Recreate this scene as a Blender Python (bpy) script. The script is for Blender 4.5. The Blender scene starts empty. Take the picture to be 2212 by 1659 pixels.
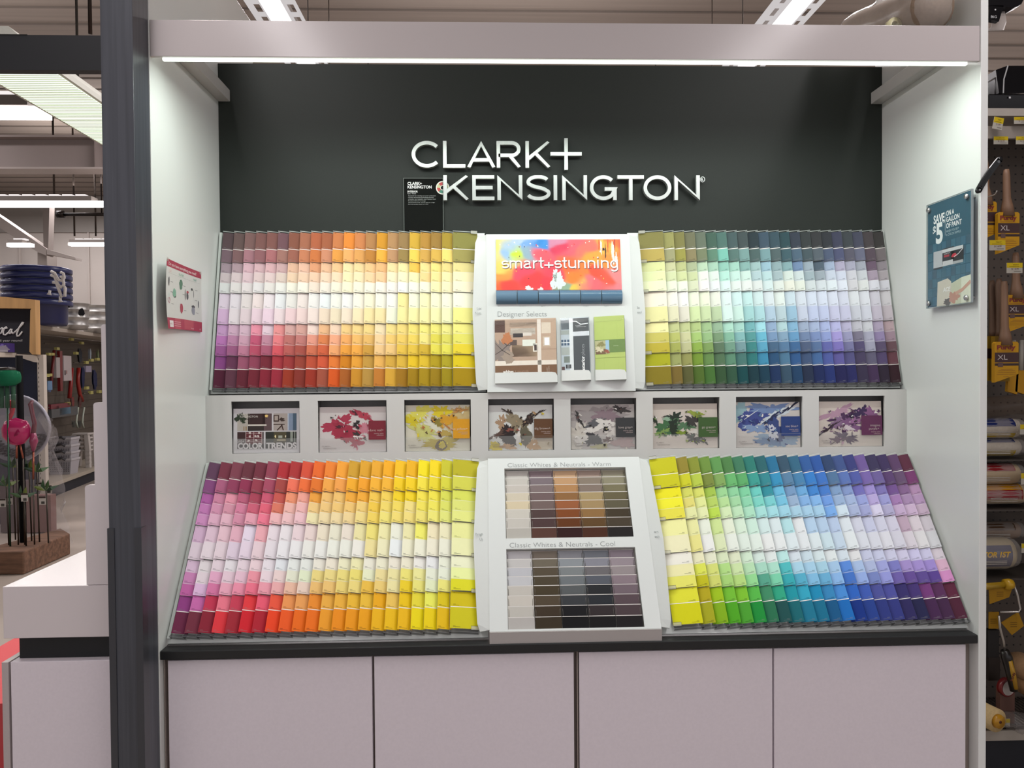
import bpy, math, random
from mathutils import Vector, Matrix
PI = math.pi
C = bpy.context.scene.collection
SC = bpy.context.scene
Z0 = 1.65                                   # eye height: all z below are relative to it, shifted when meshes are made

# ------------------------------------------------------------------ camera
F_PX = 1661.0
CAMP = Vector((-0.2619, -2.2595, 0.0))
_p, _y, _r = 0.0184, -0.0339, -0.0079
def _axes():
    right = Vector((math.cos(_y), math.sin(_y), 0)); fwd = Vector((-math.sin(_y), math.cos(_y), 0)); up = Vector((0, 0, 1))
    f2 = fwd*math.cos(_p) - up*math.sin(_p); u2 = fwd*math.sin(_p) + up*math.cos(_p)
    return right*math.cos(_r) + u2*math.sin(_r), u2*math.cos(_r) - right*math.sin(_r), f2
CR, CU, CF = _axes()
cam = bpy.data.cameras.new('camera'); camo = bpy.data.objects.new('camera', cam); C.objects.link(camo)
cam.sensor_width = 36.0; cam.lens = F_PX/2212*36.0; cam.clip_start = 0.05; cam.clip_end = 200
_m = Matrix((CR, CU, -CF)).transposed().to_4x4(); _m.translation = CAMP + Vector((0, 0, Z0)); camo.matrix_world = _m
SC.camera = camo
SC.view_settings.view_transform = 'Standard'; SC.view_settings.look = 'None'
SC.view_settings.gamma = 1.0; SC.view_settings.use_curve_mapping = False
SC.view_settings.exposure = 0.28
SC.cycles.use_denoising = True
SC.cycles.max_bounces = 8; SC.cycles.diffuse_bounces = 4; SC.cycles.glossy_bounces = 4; SC.cycles.transparent_max_bounces = 12
SC.cycles.sample_clamp_indirect = 4.0

# ------------------------------------------------------------------ light
W = bpy.data.worlds.new('store_ambient'); SC.world = W; W.use_nodes = True
W.node_tree.nodes['Background'].inputs[0].default_value = (0.985, 0.955, 1.0, 1)
W.node_tree.nodes['Background'].inputs[1].default_value = AMB = 0.60
def area(name, loc, sx, sy, power, col, rot=(0, 0, 0)):
    l = bpy.data.lights.new(name, 'AREA'); l.shape = 'RECTANGLE'; l.size = sx; l.size_y = sy; l.energy = power; l.color = col
    o = bpy.data.objects.new(name, l); o.location = (loc[0], loc[1], loc[2]+Z0); o.rotation_euler = rot; C.objects.link(o); return o
P_LED, P_ROW = 11.5, 18.0
LEDC = (0.90, 1.0, 0.93); FLUO = (1.0, 0.95, 0.96)
area('header_led_light', (0, 0.0225, 0.9042), 2.16, 0.010, P_LED, LEDC, (0, 0, 0))
ROWS = [(-1.352, (-3.3, -0.8, 1.7, 4.2)), (1.39, (-3.3, -0.8, 1.7, 4.2))]
for rx, ys in ROWS:
    for ry in ys: area('tube_row_light', (rx, ry, 1.885), 0.11, 2.36, P_ROW, FLUO)
for gx in (-12, -7, -2.5, 3, 8, 12.5):
    for gy in (5.2, 8.0, 10.6): area('store_fill_light', (gx, gy, 2.85), 2.4, 0.25, 48, FLUO)  # added lights without fixtures, out of view, to brighten the far store
for gx in (-10, -5, 0, 5, 10):
    for gy in (3.5, 7.5): area('ceiling_fill_light', (gx, gy, 2.35), 2.4, 0.5, 34, (1.0, .93, .9), (PI, 0, 0))  # added upward fill for the ceiling, standing in for light from fixture slots
area('aisle_tube_light', (-2.04, 1.55, 1.145), 0.24, 1.75, 26, (0.93, 1.0, 0.90))

# ------------------------------------------------------------------ mesh tools
_lin = {}
def lin(h):
    if not isinstance(h, str): return h
    if h in _lin: return _lin[h]
    s = h
    if len(s) == 3: v = [int(c, 16)/15 for c in s]
    else: v = [int(s[i:i+2], 16)/255 for i in (0, 2, 4)]
    _lin[h] = tuple(((x/12.92) if x <= 0.04045 else ((x+0.055)/1.055)**2.4) for x in v)
    return _lin[h]
class Fr:
    """A flat local frame: P(a, b, h) = O + a X + b U + h N, N towards the viewer."""
    def __init__(s, O, X, U):
        s.O = Vector(O); s.X = Vector(X).normalized(); s.U = Vector(U).normalized(); s.N = s.X.cross(s.U)
    def __call__(s, p): return s.O + s.X*p[0] + s.U*p[1] + s.N*p[2]
    def sub(s, a, b, h=0, rot=0, tilt=0, yaw=0):
        X = s.X*math.cos(rot) + s.U*math.sin(rot); U = s.U*math.cos(rot) - s.X*math.sin(rot); N = s.N
        if yaw: X, N = X*math.cos(yaw) + N*math.sin(yaw), N*math.cos(yaw) - X*math.sin(yaw)
        if tilt: U = U*math.cos(tilt) + N*math.sin(tilt)
        return Fr(s((a, b, h)), X, U)
IDF = lambda p: Vector(p)
def ray(px, py): return CF + CR*((px-1106)/F_PX) - CU*((py-829.5)/F_PX)
def at(px, py, y):
    d = ray(px, py); return CAMP + d*((y-CAMP.y)/d.y)
def on(px, py, fr):
    """(a, b) of a point of the photo on a flat frame."""
    d = ray(px, py); t = (fr.O-CAMP).dot(fr.N)/d.dot(fr.N); q = CAMP + d*t - fr.O
    return q.dot(fr.X), q.dot(fr.U)
def wall_fr(y): return Fr((0, y, 0), (1, 0, 0), (0, 0, 1))
class MB:
    def __init__(s, fr=IDF): s.v = []; s.f = []; s.c = []; s.s = []; s.fr = fr
    def add(s, vs, fs, col, smooth=False):
        n = len(s.v); s.v += [s.fr(p) for p in vs]
        for f in fs: s.f.append([n+i for i in f]); s.c.append(lin(col)); s.s.append(smooth)
        return s
    def face(s, pts, col): return s.add(pts, [list(range(len(pts)))], col)
    def box(s, x0, x1, y0, y1, z0, z1, col):
        v = [(x0, y0, z0), (x1, y0, z0), (x1, y1, z0), (x0, y1, z0), (x0, y0, z1), (x1, y0, z1), (x1, y1, z1), (x0, y1, z1)]
        return s.add(v, [(0, 3, 2, 1), (4, 5, 6, 7), (0, 1, 5, 4), (1, 2, 6, 5), (2, 3, 7, 6), (3, 0, 4, 7)], col)
    def rect(s, a0, a1, b0, b1, h, col): return s.face([(a0, b0, h), (a1, b0, h), (a1, b1, h), (a0, b1, h)], col)
    def prism(s, poly, h0, h1, col):
        """Polygon in (a, b) from h0 to h1."""
        n = len(poly); v = [(p[0], p[1], h0) for p in poly] + [(p[0], p[1], h1) for p in poly]
        fs = [list(range(n, 2*n)), list(range(n-1, -1, -1))] + [(i, (i+1) % n, n+(i+1) % n, n+i) for i in range(n)]
        return s.add(v, fs, col)
    def extr(s, poly, axis, t0, t1, col):
        """Polygon extruded along a world axis: axis 0 = x (poly in y, z), 1 = y (poly in x, z), 2 = z (poly in x, y)."""
        def q(p, t): return (t, p[0], p[1]) if axis == 0 else ((p[0], t, p[1]) if axis == 1 else (p[0], p[1], t))
        n = len(poly); v = [q(p, t0) for p in poly] + [q(p, t1) for p in poly]
        fs = [list(range(n, 2*n)), list(range(n-1, -1, -1))] + [(i, (i+1) % n, n+(i+1) % n, n+i) for i in range(n)]
        return s.add(v, fs, col)
    def tube(s, pts, r, col, n=8, closed=False, caps=True):
        pts = [Vector(p) for p in pts]; k = len(pts); rs = r if isinstance(r, (list, tuple)) else [r]*k
        v = []; fs = []; ref = None
        for i, p in enumerate(pts):
            a = pts[(i-1) % k] if (closed or i) else p; b = pts[(i+1) % k] if (closed or i < k-1) else p
            t = (b-a).normalized() if (b-a).length > 1e-9 else Vector((0, 0, 1))
            if ref is None: ref = Vector((0, 0, 1)) if abs(t.z) < 0.9 else Vector((1, 0, 0))
            u = (ref - t*ref.dot(t)).normalized(); w = t.cross(u); ref = u
            for j in range(n):
                an = 2*PI*j/n; v.append(p + (u*math.cos(an) + w*math.sin(an))*rs[i])
        for i in range(k if closed else k-1):
            for j in range(n):
                i2 = (i+1) % k; fs.append((i*n+j, i*n+(j+1) % n, i2*n+(j+1) % n, i2*n+j))
        if not closed and caps: fs += [list(range(n-1, -1, -1)), [(k-1)*n+j for j in range(n)]]
        return s.add(v, fs, col, True)
    def lathe(s, c, prof, col, n=24, sx=1.0, sy=1.0, axis=2, cols=None):
        """Profile of (radius, height) turned about an axis through c."""
        v = []; fs = []; cc = []
        for r, z in prof:
            for j in range(n):
                a = 2*PI*j/n; q = (r*math.cos(a)*sx, r*math.sin(a)*sy, z)
                q = q if axis == 2 else ((q[2], q[0], q[1]) if axis == 0 else (q[0], q[2], q[1]))
                v.append((c[0]+q[0], c[1]+q[1], c[2]+q[2]))
        for i in range(len(prof)-1):
            for j in range(n):
                f = (i*n+j, i*n+(j+1) % n, (i+1)*n+(j+1) % n, (i+1)*n+j)
                fs.append(f if axis != 1 else f[::-1]); cc.append(cols[i] if cols else col)
        n0 = len(s.f); s.add(v, fs, col, True)
        if cols:
            for k in range(len(fs)): s.c[n0+k] = lin(cc[k])
        return s
    def disc(s, a, b, r, h, col, n=20, ra=None):
        ra = ra or r; return s.add([(a+ra*math.cos(2*PI*i/n), b+r*math.sin(2*PI*i/n), h) for i in range(n)], [list(range(n))], col)
    def ribbon(s, pts, w, h0, h1, col, closed=False):
        """A flat stroke of width w along a polyline in (a, b), as a solid bar between h0 and h1."""
        k = len(pts); L = []; R_ = []
        for i in range(k):
            p = Vector(pts[i]).to_2d()
            a = Vector(pts[(i-1) % k]).to_2d() if (closed or i) else None; b = Vector(pts[(i+1) % k]).to_2d() if (closed or i < k-1) else None
            d1 = (p-a).normalized() if a is not None else None; d2 = (b-p).normalized() if b is not None else None
            d1 = d1 or d2; d2 = d2 or d1; n1 = Vector((-d1.y, d1.x)); n2 = Vector((-d2.y, d2.x)); m = (n1+n2)
            m = m/max(m.length_squared, 0.3)*2*0.5*w
            L.append(p+m); R_.append(p-m)
        v = [(q.x, q.y, h1) for q in L] + [(q.x, q.y, h1) for q in R_] + [(q.x, q.y, h0) for q in L] + [(q.x, q.y, h0) for q in R_]
        fs = []
        for i in range(k if closed else k-1):
            j = (i+1) % k; fs += [(k+i, k+j, j, i), (i, j, 2*k+j, 2*k+i), (3*k+i, 3*k+j, k+j, k+i)]
        if not closed: fs += [(0, 2*k, 3*k, k), (k-1, 2*k-1, 4*k-1, 3*k-1)]
        return s.add(v, fs, col)
    def blob(s, a, b, ra, rb, col, h, seed=0, jag=0.3, n=44, rot=0):
        r = random.Random(seed); ph = [r.random()*6.28 for _ in range(6)]; v = [(a, b, h)]
        for i in range(n):
            t = 2*PI*i/n
            k = 1 + jag*(0.45*math.sin(2*t+ph[0]) + 0.35*math.sin(3*t+ph[1]) + 0.35*math.sin(5*t+ph[2]) + 0.3*math.sin(9*t+ph[3]) + (r.random()-0.5)*0.9)
            k = max(0.12, k); x = ra*k*math.cos(t); y = rb*k*math.sin(t)
            v.append((a + x*math.cos(rot) - y*math.sin(rot), b + x*math.sin(rot) + y*math.cos(rot), h))
        return s.add(v, [(0, 1+i, 1+(i+1) % n) for i in range(n)], col)
    def text(s, t, a, b, col, cap=0.01, w=None, h=0.0006, align='l', off=0.0, rot=0.0, shear=0.0, ext=0.0):
        vs, fs, x0, x1 = glyphs(t, off, ext, shear)
        k = cap/CAPH; kx = k if w is None else w/max(x1-x0, 1e-6)
        wid = (x1-x0)*kx; sh = 0 if align == 'l' else (-wid/2 if align == 'c' else -wid); cr, sr = math.cos(rot), math.sin(rot)
        out = []
        for x, y, z in vs:
            X = (x-x0)*kx + sh; Y = y*k; out.append((a + X*cr - Y*sr, b + X*sr + Y*cr, h + (z+ext)*k))
        return s.add(out, fs, col)
_gl = {}
CAPH = 1.0
def glyphs(t, off=0.0, ext=0.0, shear=0.0):
    key = (t, off, ext, shear)
    if key not in _gl:
        cu = bpy.data.curves.new('g', 'FONT'); cu.body = t; cu.offset = off; cu.extrude = ext; cu.shear = shear; cu.resolution_u = 4
        ob = bpy.data.objects.new('g', cu); me = bpy.data.meshes.new_from_object(ob)
        vs = [tuple(v.co) for v in me.vertices]; fs = [tuple(p.vertices) for p in me.polygons]
        bpy.data.objects.remove(ob); bpy.data.curves.remove(cu); bpy.data.meshes.remove(me)
        if not vs: vs = [(0, 0, 0)]
        _gl[key] = (vs, fs, min(v[0] for v in vs), max(v[0] for v in vs))
    return _gl[key]
CAPH = max(v[1] for v in glyphs('H')[0])

# ------------------------------------------------------------------ materials (colour comes from each face, surface from nodes)
MT = {}
def mat(name, rough=0.5, metal=0.0, spec=0.5, coat=0.0, nscale=0, namp=0.0, bump=0.0, stretch=(1, 1, 1), rvar=0.0, bdist=0.001):
    m = bpy.data.materials.new(name); m.use_nodes = True; nt = m.node_tree; p = nt.nodes['Principled BSDF']
    at_ = nt.nodes.new('ShaderNodeVertexColor'); at_.layer_name = 'Col'
    p.inputs['Roughness'].default_value = rough; p.inputs['Metallic'].default_value = metal
    p.inputs['Specular IOR Level'].default_value = spec; p.inputs['Coat Weight'].default_value = coat; p.inputs['Coat Roughness'].default_value = 0.08
    col = at_.outputs['Color']
    if nscale:
        tc = nt.nodes.new('ShaderNodeTexCoord'); mp = nt.nodes.new('ShaderNodeMapping'); mp.inputs['Scale'].default_value = stretch
        nz = nt.nodes.new('ShaderNodeTexNoise'); nz.inputs['Scale'].default_value = nscale; nz.inputs['Detail'].default_value = 5
        nt.links.new(tc.outputs['Object'], mp.inputs[0]); nt.links.new(mp.outputs[0], nz.inputs['Vector'])
        if namp:
            mr = nt.nodes.new('ShaderNodeMapRange'); mr.inputs['From Min'].default_value = 0.3; mr.inputs['From Max'].default_value = 0.7
            mr.inputs['To Min'].default_value = 1-namp; mr.inputs['To Max'].default_value = 1+namp
            nt.links.new(nz.outputs['Fac'], mr.inputs['Value'])
            mx = nt.nodes.new('ShaderNodeVectorMath'); mx.operation = 'SCALE'
            nt.links.new(col, mx.inputs[0]); nt.links.new(mr.outputs[0], mx.inputs['Scale']); col = mx.outputs[0]
        if bump:
            bp = nt.nodes.new('ShaderNodeBump'); bp.inputs['Strength'].default_value = bump; bp.inputs['Distance'].default_value = bdist
            nt.links.new(nz.outputs['Fac'], bp.inputs['Height']); nt.links.new(bp.outputs[0], p.inputs['Normal'])
        if rvar:
            m2 = nt.nodes.new('ShaderNodeMapRange'); m2.inputs['To Min'].default_value = max(0, rough-rvar); m2.inputs['To Max'].default_value = rough+rvar
            nt.links.new(nz.outputs['Fac'], m2.inputs['Value']); nt.links.new(m2.outputs[0], p.inputs['Roughness'])
    nt.links.new(col, p.inputs['Base Color']); MT[name] = m; return m
mat('matte', 0.6, nscale=40, namp=0.02)
mat('laminate', 0.20, nscale=3, bump=0.05, rvar=0.05, bdist=0.002)
mat('door_laminate', 0.42, nscale=120, namp=0.02, bump=0.03)
mat('card', 0.5, spec=0.22, nscale=60, namp=0.01)
mat('ink', 0.5, nscale=90, namp=0.03)
mat('gloss', 0.14, nscale=5, rvar=0.04)
mat('plastic', 0.32, nscale=20, rvar=0.06)
mat('metal', 0.32, metal=0.9, nscale=30, rvar=0.1)
mat('brushed', 0.30, metal=0.55, nscale=60, namp=0.08, stretch=(1, 1, 0.05))
mat('dull', 0.85, spec=0.1, nscale=60, namp=0.03)
mat('grey_panel', 0.42, spec=0.14, nscale=250, namp=0.03, bump=0.02)
mat('dark_veneer', 0.38, nscale=90, namp=0.22, stretch=(1, 1, 0.02), bump=0.08)
mat('counter_top', 0.42, nscale=200, namp=0.05, bump=0.03)
mat('wood', 0.55, nscale=14, namp=0.16, stretch=(1, 1, 0.12), bump=0.1)
mat('rough_wood', 0.8, nscale=9, namp=0.4, stretch=(0.5, 3, 3), bump=0.4, bdist=0.01)
mat('fabric', 0.85, nscale=120, namp=0.1, bump=0.2)
mat('galvanised', 0.38, metal=0.85, nscale=14, namp=0.12, rvar=0.1)
mat('floor_finish', 0.35, nscale=1.4, namp=0.12, rvar=0.1)
mat('wall_paint', 0.7, nscale=1.2, namp=0.05)
mat('ceiling_paint', 0.8, nscale=5, namp=0.08, stretch=(0.1, 4, 1))
def emit(name, strength):
    m = bpy.data.materials.new(name); m.use_nodes = True; nt = m.node_tree; nt.nodes.remove(nt.nodes['Principled BSDF'])
    e = nt.nodes.new('ShaderNodeEmission'); a = nt.nodes.new('ShaderNodeVertexColor'); a.layer_name = 'Col'
    e.inputs['Strength'].default_value = strength
    nt.links.new(a.outputs['Color'], e.inputs['Color']); nt.links.new(e.outputs[0], nt.nodes['Material Output'].inputs[0]); MT[name] = m
emit('lamp_tube', 3.0); emit('lamp_led', 2.2); emit('lamp_far', 4.0); emit('lamp_lens', 1.15); emit('reflector_glow', 0.62)  # the last one is no lamp: tube light on the reflectors, given as glow
def clear(name, alpha, rough=0.1, ior=1.3):
    m = bpy.data.materials.new(name); m.use_nodes = True; nt = m.node_tree; nt.nodes.remove(nt.nodes['Principled BSDF'])
    a = nt.nodes.new('ShaderNodeVertexColor'); a.layer_name = 'Col'
    d = nt.nodes.new('ShaderNodeBsdfDiffuse'); nt.links.new(a.outputs['Color'], d.inputs['Color'])
    g = nt.nodes.new('ShaderNodeBsdfGlossy'); g.inputs['Roughness'].default_value = rough; t = nt.nodes.new('ShaderNodeBsdfTransparent')
    fr = nt.nodes.new('ShaderNodeFresnel'); fr.inputs[0].default_value = ior
    m1 = nt.nodes.new('ShaderNodeMixShader'); m2 = nt.nodes.new('ShaderNodeMixShader'); m2.inputs[0].default_value = alpha
    ge = nt.nodes.new('ShaderNodeNewGeometry'); mu = nt.nodes.new('ShaderNodeMath'); mu.operation = 'MULTIPLY_ADD'; mu.inputs[1].default_value = -1.0; mu.inputs[2].default_value = 1.0
    m3 = nt.nodes.new('ShaderNodeMath'); m3.operation = 'MULTIPLY'; nt.links.new(ge.outputs['Backfacing'], mu.inputs[0]); nt.links.new(mu.outputs[0], m3.inputs[0]); nt.links.new(fr.outputs[0], m3.inputs[1])
    nt.links.new(m3.outputs[0], m1.inputs[0]); nt.links.new(t.outputs[0], m1.inputs[1]); nt.links.new(g.outputs[0], m1.inputs[2])
    nt.links.new(m1.outputs[0], m2.inputs[1]); nt.links.new(d.outputs[0], m2.inputs[2]); nt.links.new(m2.outputs[0], nt.nodes['Material Output'].inputs[0]); MT[name] = m
clear('clear_plastic', 0.03); clear('clear_edge', 0.55, 0.2); clear('film', 0.22, 0.25); clear('frosted_lip', 0.10, 0.3); clear('green_glass', 0.75, 0.05)

# ------------------------------------------------------------------ objects
def build(name, mb, m, base):
    me = bpy.data.meshes.new(name); off = Vector((base.x, base.y, base.z-Z0))
    me.from_pydata([tuple(v-off) for v in mb.v], [], mb.f)
    ca = me.color_attributes.new('Col', 'FLOAT_COLOR', 'CORNER'); buf = []
    for p in me.polygons: buf += [*mb.c[p.index], 1.0]*p.loop_total
    ca.data.foreach_set('color', buf); me.polygons.foreach_set('use_smooth', mb.s)
    me.materials.append(MT[m]); me.update()
    o = bpy.data.objects.new(name, me); C.objects.link(o); return o
def bev(o, w, seg=2):
    b = o.modifiers.new('edge', 'BEVEL'); b.width = w; b.segments = seg; b.limit_method = 'ANGLE'; b.angle_limit = 0.7; return o
def tag(o, label, cat, group=None):
    o['label'] = label; o['category'] = cat
    if group: o['group'] = group
    return o
def base_of(mb):
    xs = [v.x for v in mb.v]; ys = [v.y for v in mb.v]; zs = [v.z for v in mb.v]
    return Vector(((min(xs)+max(xs))/2, (min(ys)+max(ys))/2, min(zs)+Z0))
def solo(name, mb, m, label, cat, group=None, bevel=0):
    b = base_of(mb); o = build(name, mb, m, b); o.location = b
    if bevel: bev(o, bevel)
    return tag(o, label, cat, group)
def struct(name, mb, m):
    b = base_of(mb); o = build(name, mb, m, b); o.location = b; o['kind'] = 'structure'; return o
def thing(name, loc, label, cat, group=None):
    o = bpy.data.objects.new(name, None); C.objects.link(o); o.location = (loc[0], loc[1], loc[2]+Z0); o.empty_display_size = 0.05
    return tag(o, label, cat, group)
def wloc(o):
    v = Vector(o.location)
    while o.parent: o = o.parent; v = v + Vector(o.location)
    return v
def part(name, mb, m, parent, bevel=0, label=None):
    o = build(name, mb, m, wloc(parent)); o.parent = parent
    if bevel: bev(o, bevel)
    if label: o['label'] = label
    return o
WHT = 'd9d6d2'; GRY = '9b9a98'
# ------------------------------------------------------------------ the room
CEIL = 3.2; BACK = 12.0
m = MB(); m.box(-16, 16, -9, BACK+0.2, -1.75, -1.65, 'a89c92'); struct('floor', m, 'floor_finish')
m = MB(); m.box(-16, 16, -9, BACK+0.2, CEIL, CEIL+0.1, '80766f')
for k in range(34): m.box(-16, 16, 1.0+k*0.33, 1.02+k*0.33, CEIL-0.012, CEIL, '665d57')
struct('ceiling', m, 'ceiling_paint')
m = MB(); m.box(-16, 16, BACK, BACK+0.2, -1.65, CEIL, 'b6aea8')
for k in range(26): m.box(-16+k*1.22, -15.97+k*1.22, BACK-0.03, BACK, -1.65, 2.55, 'b5aca6')
m.box(-16, 16, BACK-0.05, BACK, 2.55, CEIL, '8d8883'); struct('wall_back', m, 'wall_paint')
m = MB(); m.box(-16.2, -16, -9, BACK, -1.65, CEIL, 'c9c1bb'); struct('wall_left', m, 'wall_paint')
m = MB(); m.box(16, 16.2, -9, BACK, -1.65, CEIL, 'c9c1bb'); struct('wall_right', m, 'wall_paint')

# ------------------------------------------------------------------ the display bay
for sx, nm, lb in ((-1, 'end_panel', 'white laminate end panel beside the dark post, flyer taped on it'), (1, 'end_panel', 'white laminate end panel beside the paintbrush aisle, acrylic sign on it')):
    m = MB(); a, b = sorted((sx*1.22, sx*1.243)); m.box(a, b, 0.0, 0.62 if sx > 0 else 1.0, -1.65, 1.45, 'e6e8e5'); solo(nm, m, 'laminate', lb, 'panel', bevel=0.0015)
m = MB(); m.box(-1.2195, 1.2195, 0.571, 0.60, -.0860, 1.1145, '303431'); solo('back_panel', m, 'grey_panel', 'dark grey-green back panel carrying the raised silver lettering', 'panel')
t = thing('header_board', (0, 0.0, 0.9106), 'long pale header board across the top of the display with a light strip', 'header')
m = MB(); m.box(-1.2195, 1.2195, 0.004, 0.016, 0.9106, 1.0149, 'c2bab9'); part('fascia', m, 'laminate', t, 0.0012)
m = MB(); m.box(-1.219, 1.219, 0.0162, 0.040, 0.926, 0.958, 'c9c9c5'); part('light_housing', m, 'matte', t)
m = MB(); m.box(-1.19, 1.19, 0.0165, 0.028, 0.9050, 0.9258, 'f4fff4'); part('light_strip', m, 'lamp_led', t)
for sx, lb in ((-1, 'white bracket rail under the header on the panel with the flyer'), (1, 'white bracket rail under the header on the panel with the acrylic sign')):
    m = MB(); a, b = sorted((sx*1.2195, sx*1.177)); m.box(a, b, 0.102, 0.5705, 0.977, 1.019, 'c6c4c0'); solo('bracket_rail', m, 'laminate', lb, 'bracket', 'bracket rails', bevel=0.002)

# silver lettering
FR_BK = wall_fr(0.571)
def LX(px): return -0.521 + (px-890)*0.001685
def arc(cx, cy, rx, ry, d0, d1, n=22): return [(cx+rx*math.cos(math.radians(d0+(d1-d0)*i/n)), cy+ry*math.sin(math.radians(d0+(d1-d0)*i/n))) for i in range(n+1)]
SW = 0.0128; HW = SW/2
def letter(ch, x0, x1, b, t):
    """Strokes of a wide thin capital between x0..x1 and b..t."""
    x0 += HW; x1 -= HW; cx = (x0+x1)/2; h = t-b; bi = b+HW; ti = t-HW; mid = (b+t)/2
    if ch == 'C': return [arc(cx+0.004, mid, (x1-x0)/2+0.006, h/2-HW, 42, 318, 40)]
    if ch == 'L': return [[(x0, t), (x0, bi), (x1+HW, bi)]]
    if ch == 'A': return [[(x0-0.001, b), (cx, t-0.004), (x1+0.001, b)], [(x0+0.016, b+h*0.29), (x1-0.016, b+h*0.29)]]
    if ch == 'R': return [[(x0, b), (x0, ti), (cx+0.008, ti)] + arc(x1-h*0.265, b+h*0.70, h*0.265, ti-(b+h*0.70), 88, -88, 14) + [(x0, b+h*0.70-(ti-(b+h*0.70)))], [(cx+0.004, b+h*0.46), (x1+0.002, b)]]
    if ch == 'K': return [[(x0, b), (x0, t)], [(x1-0.002, t), (x0+0.004, b+h*0.34)], [(x0+(x1-x0)*0.36, b+h*0.56), (x1, b)]]
    if ch == 'E': return [[(x1+HW, ti), (x0, ti), (x0, bi), (x1+HW, bi)], [(x0, mid), (x1, mid)]]
    if ch == 'N': return [[(x0, b), (x0, t-0.003), (x1, b+0.003), (x1, t)]]
    if ch == 'S': return [arc(cx, b+h*0.727, (x1-x0)/2-0.002, h*0.273-HW+0.001, 28, 200, 20) + [(cx-0.02, mid+0.006), (cx+0.02, mid-0.004)] + arc(cx, b+h*0.273, (x1-x0)/2, h*0.273-HW+0.001, 20, -160, 20)]
    if ch == 'I': return [[(cx, b), (cx, t)]]
    if ch == 'G': return [arc(cx-0.001, mid, (x1-x0)/2+0.002, h/2-HW, 44, 318, 40) + [(x1, b+h*0.45), (cx+0.004, b+h*0.45)], [(x1, b), (x1, b+h*0.45)]]
    if ch == 'T': return [[(x0-HW, ti), (x1+HW, ti)], [(cx, b), (cx, ti)]]
    if ch == 'O': return [('closed', arc(cx, mid, (x1-x0)/2, h/2-HW, 0, 350, 35))]
    if ch == '+': return [[(cx, b), (cx, t)], [(x0-HW, mid), (x1+HW, mid)]]
t = thing('wall_lettering', (0, 0.56, 0.6158), 'raised silver capital lettering in two lines on the dark back panel', 'sign')
for ch, p0, p1, z0, z1 in [('C', 890, 948, .733, .829), ('L', 956, 1003.7, .733, .829), ('A', 1007.6, 1068, .733, .829), ('R', 1071, 1122.5, .733, .829), ('K', 1133, 1187.6, .733, .829), ('+', 1187, 1254.7, .726, .840),
        ('K', 956, 1011.5, .616, .706), ('E', 1018, 1065.6, .616, .706), ('N', 1072, 1125.8, .616, .706), ('S', 1133.6, 1186.7, .616, .706), ('I', 1193.8, 1200.7, .616, .706), ('N', 1212, 1265.8, .616, .706),
        ('G', 1273.6, 1330, .616, .706), ('T', 1332, 1389.5, .616, .706), ('O', 1388.5, 1449.3, .616, .706), ('N', 1456, 1511.5, .616, .706)]:
    m = MB(FR_BK)
    for k, st in enumerate(letter(ch, LX(p0), LX(p1), z0, z1)):
        if st[0] == 'closed': m.ribbon(st[1], SW, 0.010, 0.030, 'bcc0bd', True)
        else: m.ribbon(st, SW, 0.010, 0.030+.0004*k, 'bcc0bd')
    for v in m.v: v.z = min(max(v.z, z0), z1)
    part('letter', m, 'brushed', t)
m = MB(FR_BK); m.ribbon(arc(LX(1519), .693, .0082, .0092, 0, 350, 24), .0018, .010, .022, 'bcc0bd', True); m.text('R', LX(1516.6), .6885, 'bcc0bd', .009, h=.018, off=.03)
part('registered_mark', m, 'brushed', t)
# info card behind the letters
t = thing('info_card', (-.483, .563, .47), 'tall black information card with white print behind the silver K', 'card')
fr = FR_BK.sub(0, 0, .006)
m = MB(fr); m.box(-.554, -.413, .47, .699, 0, .0018, '161816'); part('backing', m, 'dull', t)
m = MB(fr); m.box(-.556, -.554, .47, .701, 0, .003, '8d948f'); m.box(-.413, -.411, .47, .701, 0, .003, '8d948f'); m.box(-.554, -.413, .699, .701, 0, .003, '8d948f'); part('clear_sleeve', m, 'clear_edge', t)
m = MB(fr); k = .0021
m.text('CLARK+', -.541, .676, 'e6e8e6', .0100, .0525, k, off=.03); m.text('KENSINGTON', -.541, .6635, 'e6e8e6', .0098, .0875, k, off=.03)
m.text('INTERIOR', -.541, .6490, 'e6e8e6', .0062, .037, k, off=.03); m.text('Paint + Primer', -.541, .6425, 'd0d2d0', .0040, .031, k)
for i, (w_, s_) in enumerate(((.100, 'Tested #1 by a leading consumer publication'), (.093, 'Ceramic formulated technology provides'), (.100, 'a durable, very washable, stain-resistant finish'), (.063, 'Excellent hide and coverage'), (.096, 'Advanced formula, can be used on a high'), (.073, 'Environmentally smart, low VOC'))):
    m.text(s_, -.539, .635-i*.0061, 'aeb1ae', .0030, w_, k)
part('print', m, 'ink', t)
m = MB(fr)
for i in range(8):
    a0, a1 = 2*PI*i/8, 2*PI*(i+1)/8; c_ = ('cfd3a0', '4d9a78', 'c8474c', 'cfd3a0', 'c2453f', '3f8a72', '3a3f3c', '6aa98c')[i]
    pts = [(-.4135+.0205*math.cos(a0+(a1-a0)*q/4), .6655+.0205*math.sin(a0+(a1-a0)*q/4), .0026) for q in range(5)] + [(-.4135+.009*math.cos(a1-(a1-a0)*q/4), .6655+.009*math.sin(a1-(a1-a0)*q/4), .0026) for q in range(5)]
    m.face(pts, c_)
m.ribbon(arc(-.4135, .6655, .0225, .0225, 0, 350, 30), .004, .002, .003, 'eceae0', True); m.ribbon(arc(-.4135, .6655, .008, .008, 0, 350, 20), .0025, .002, .003, 'eceae0', True)
part('colour_wheel', m, 'ink', t)

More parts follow.
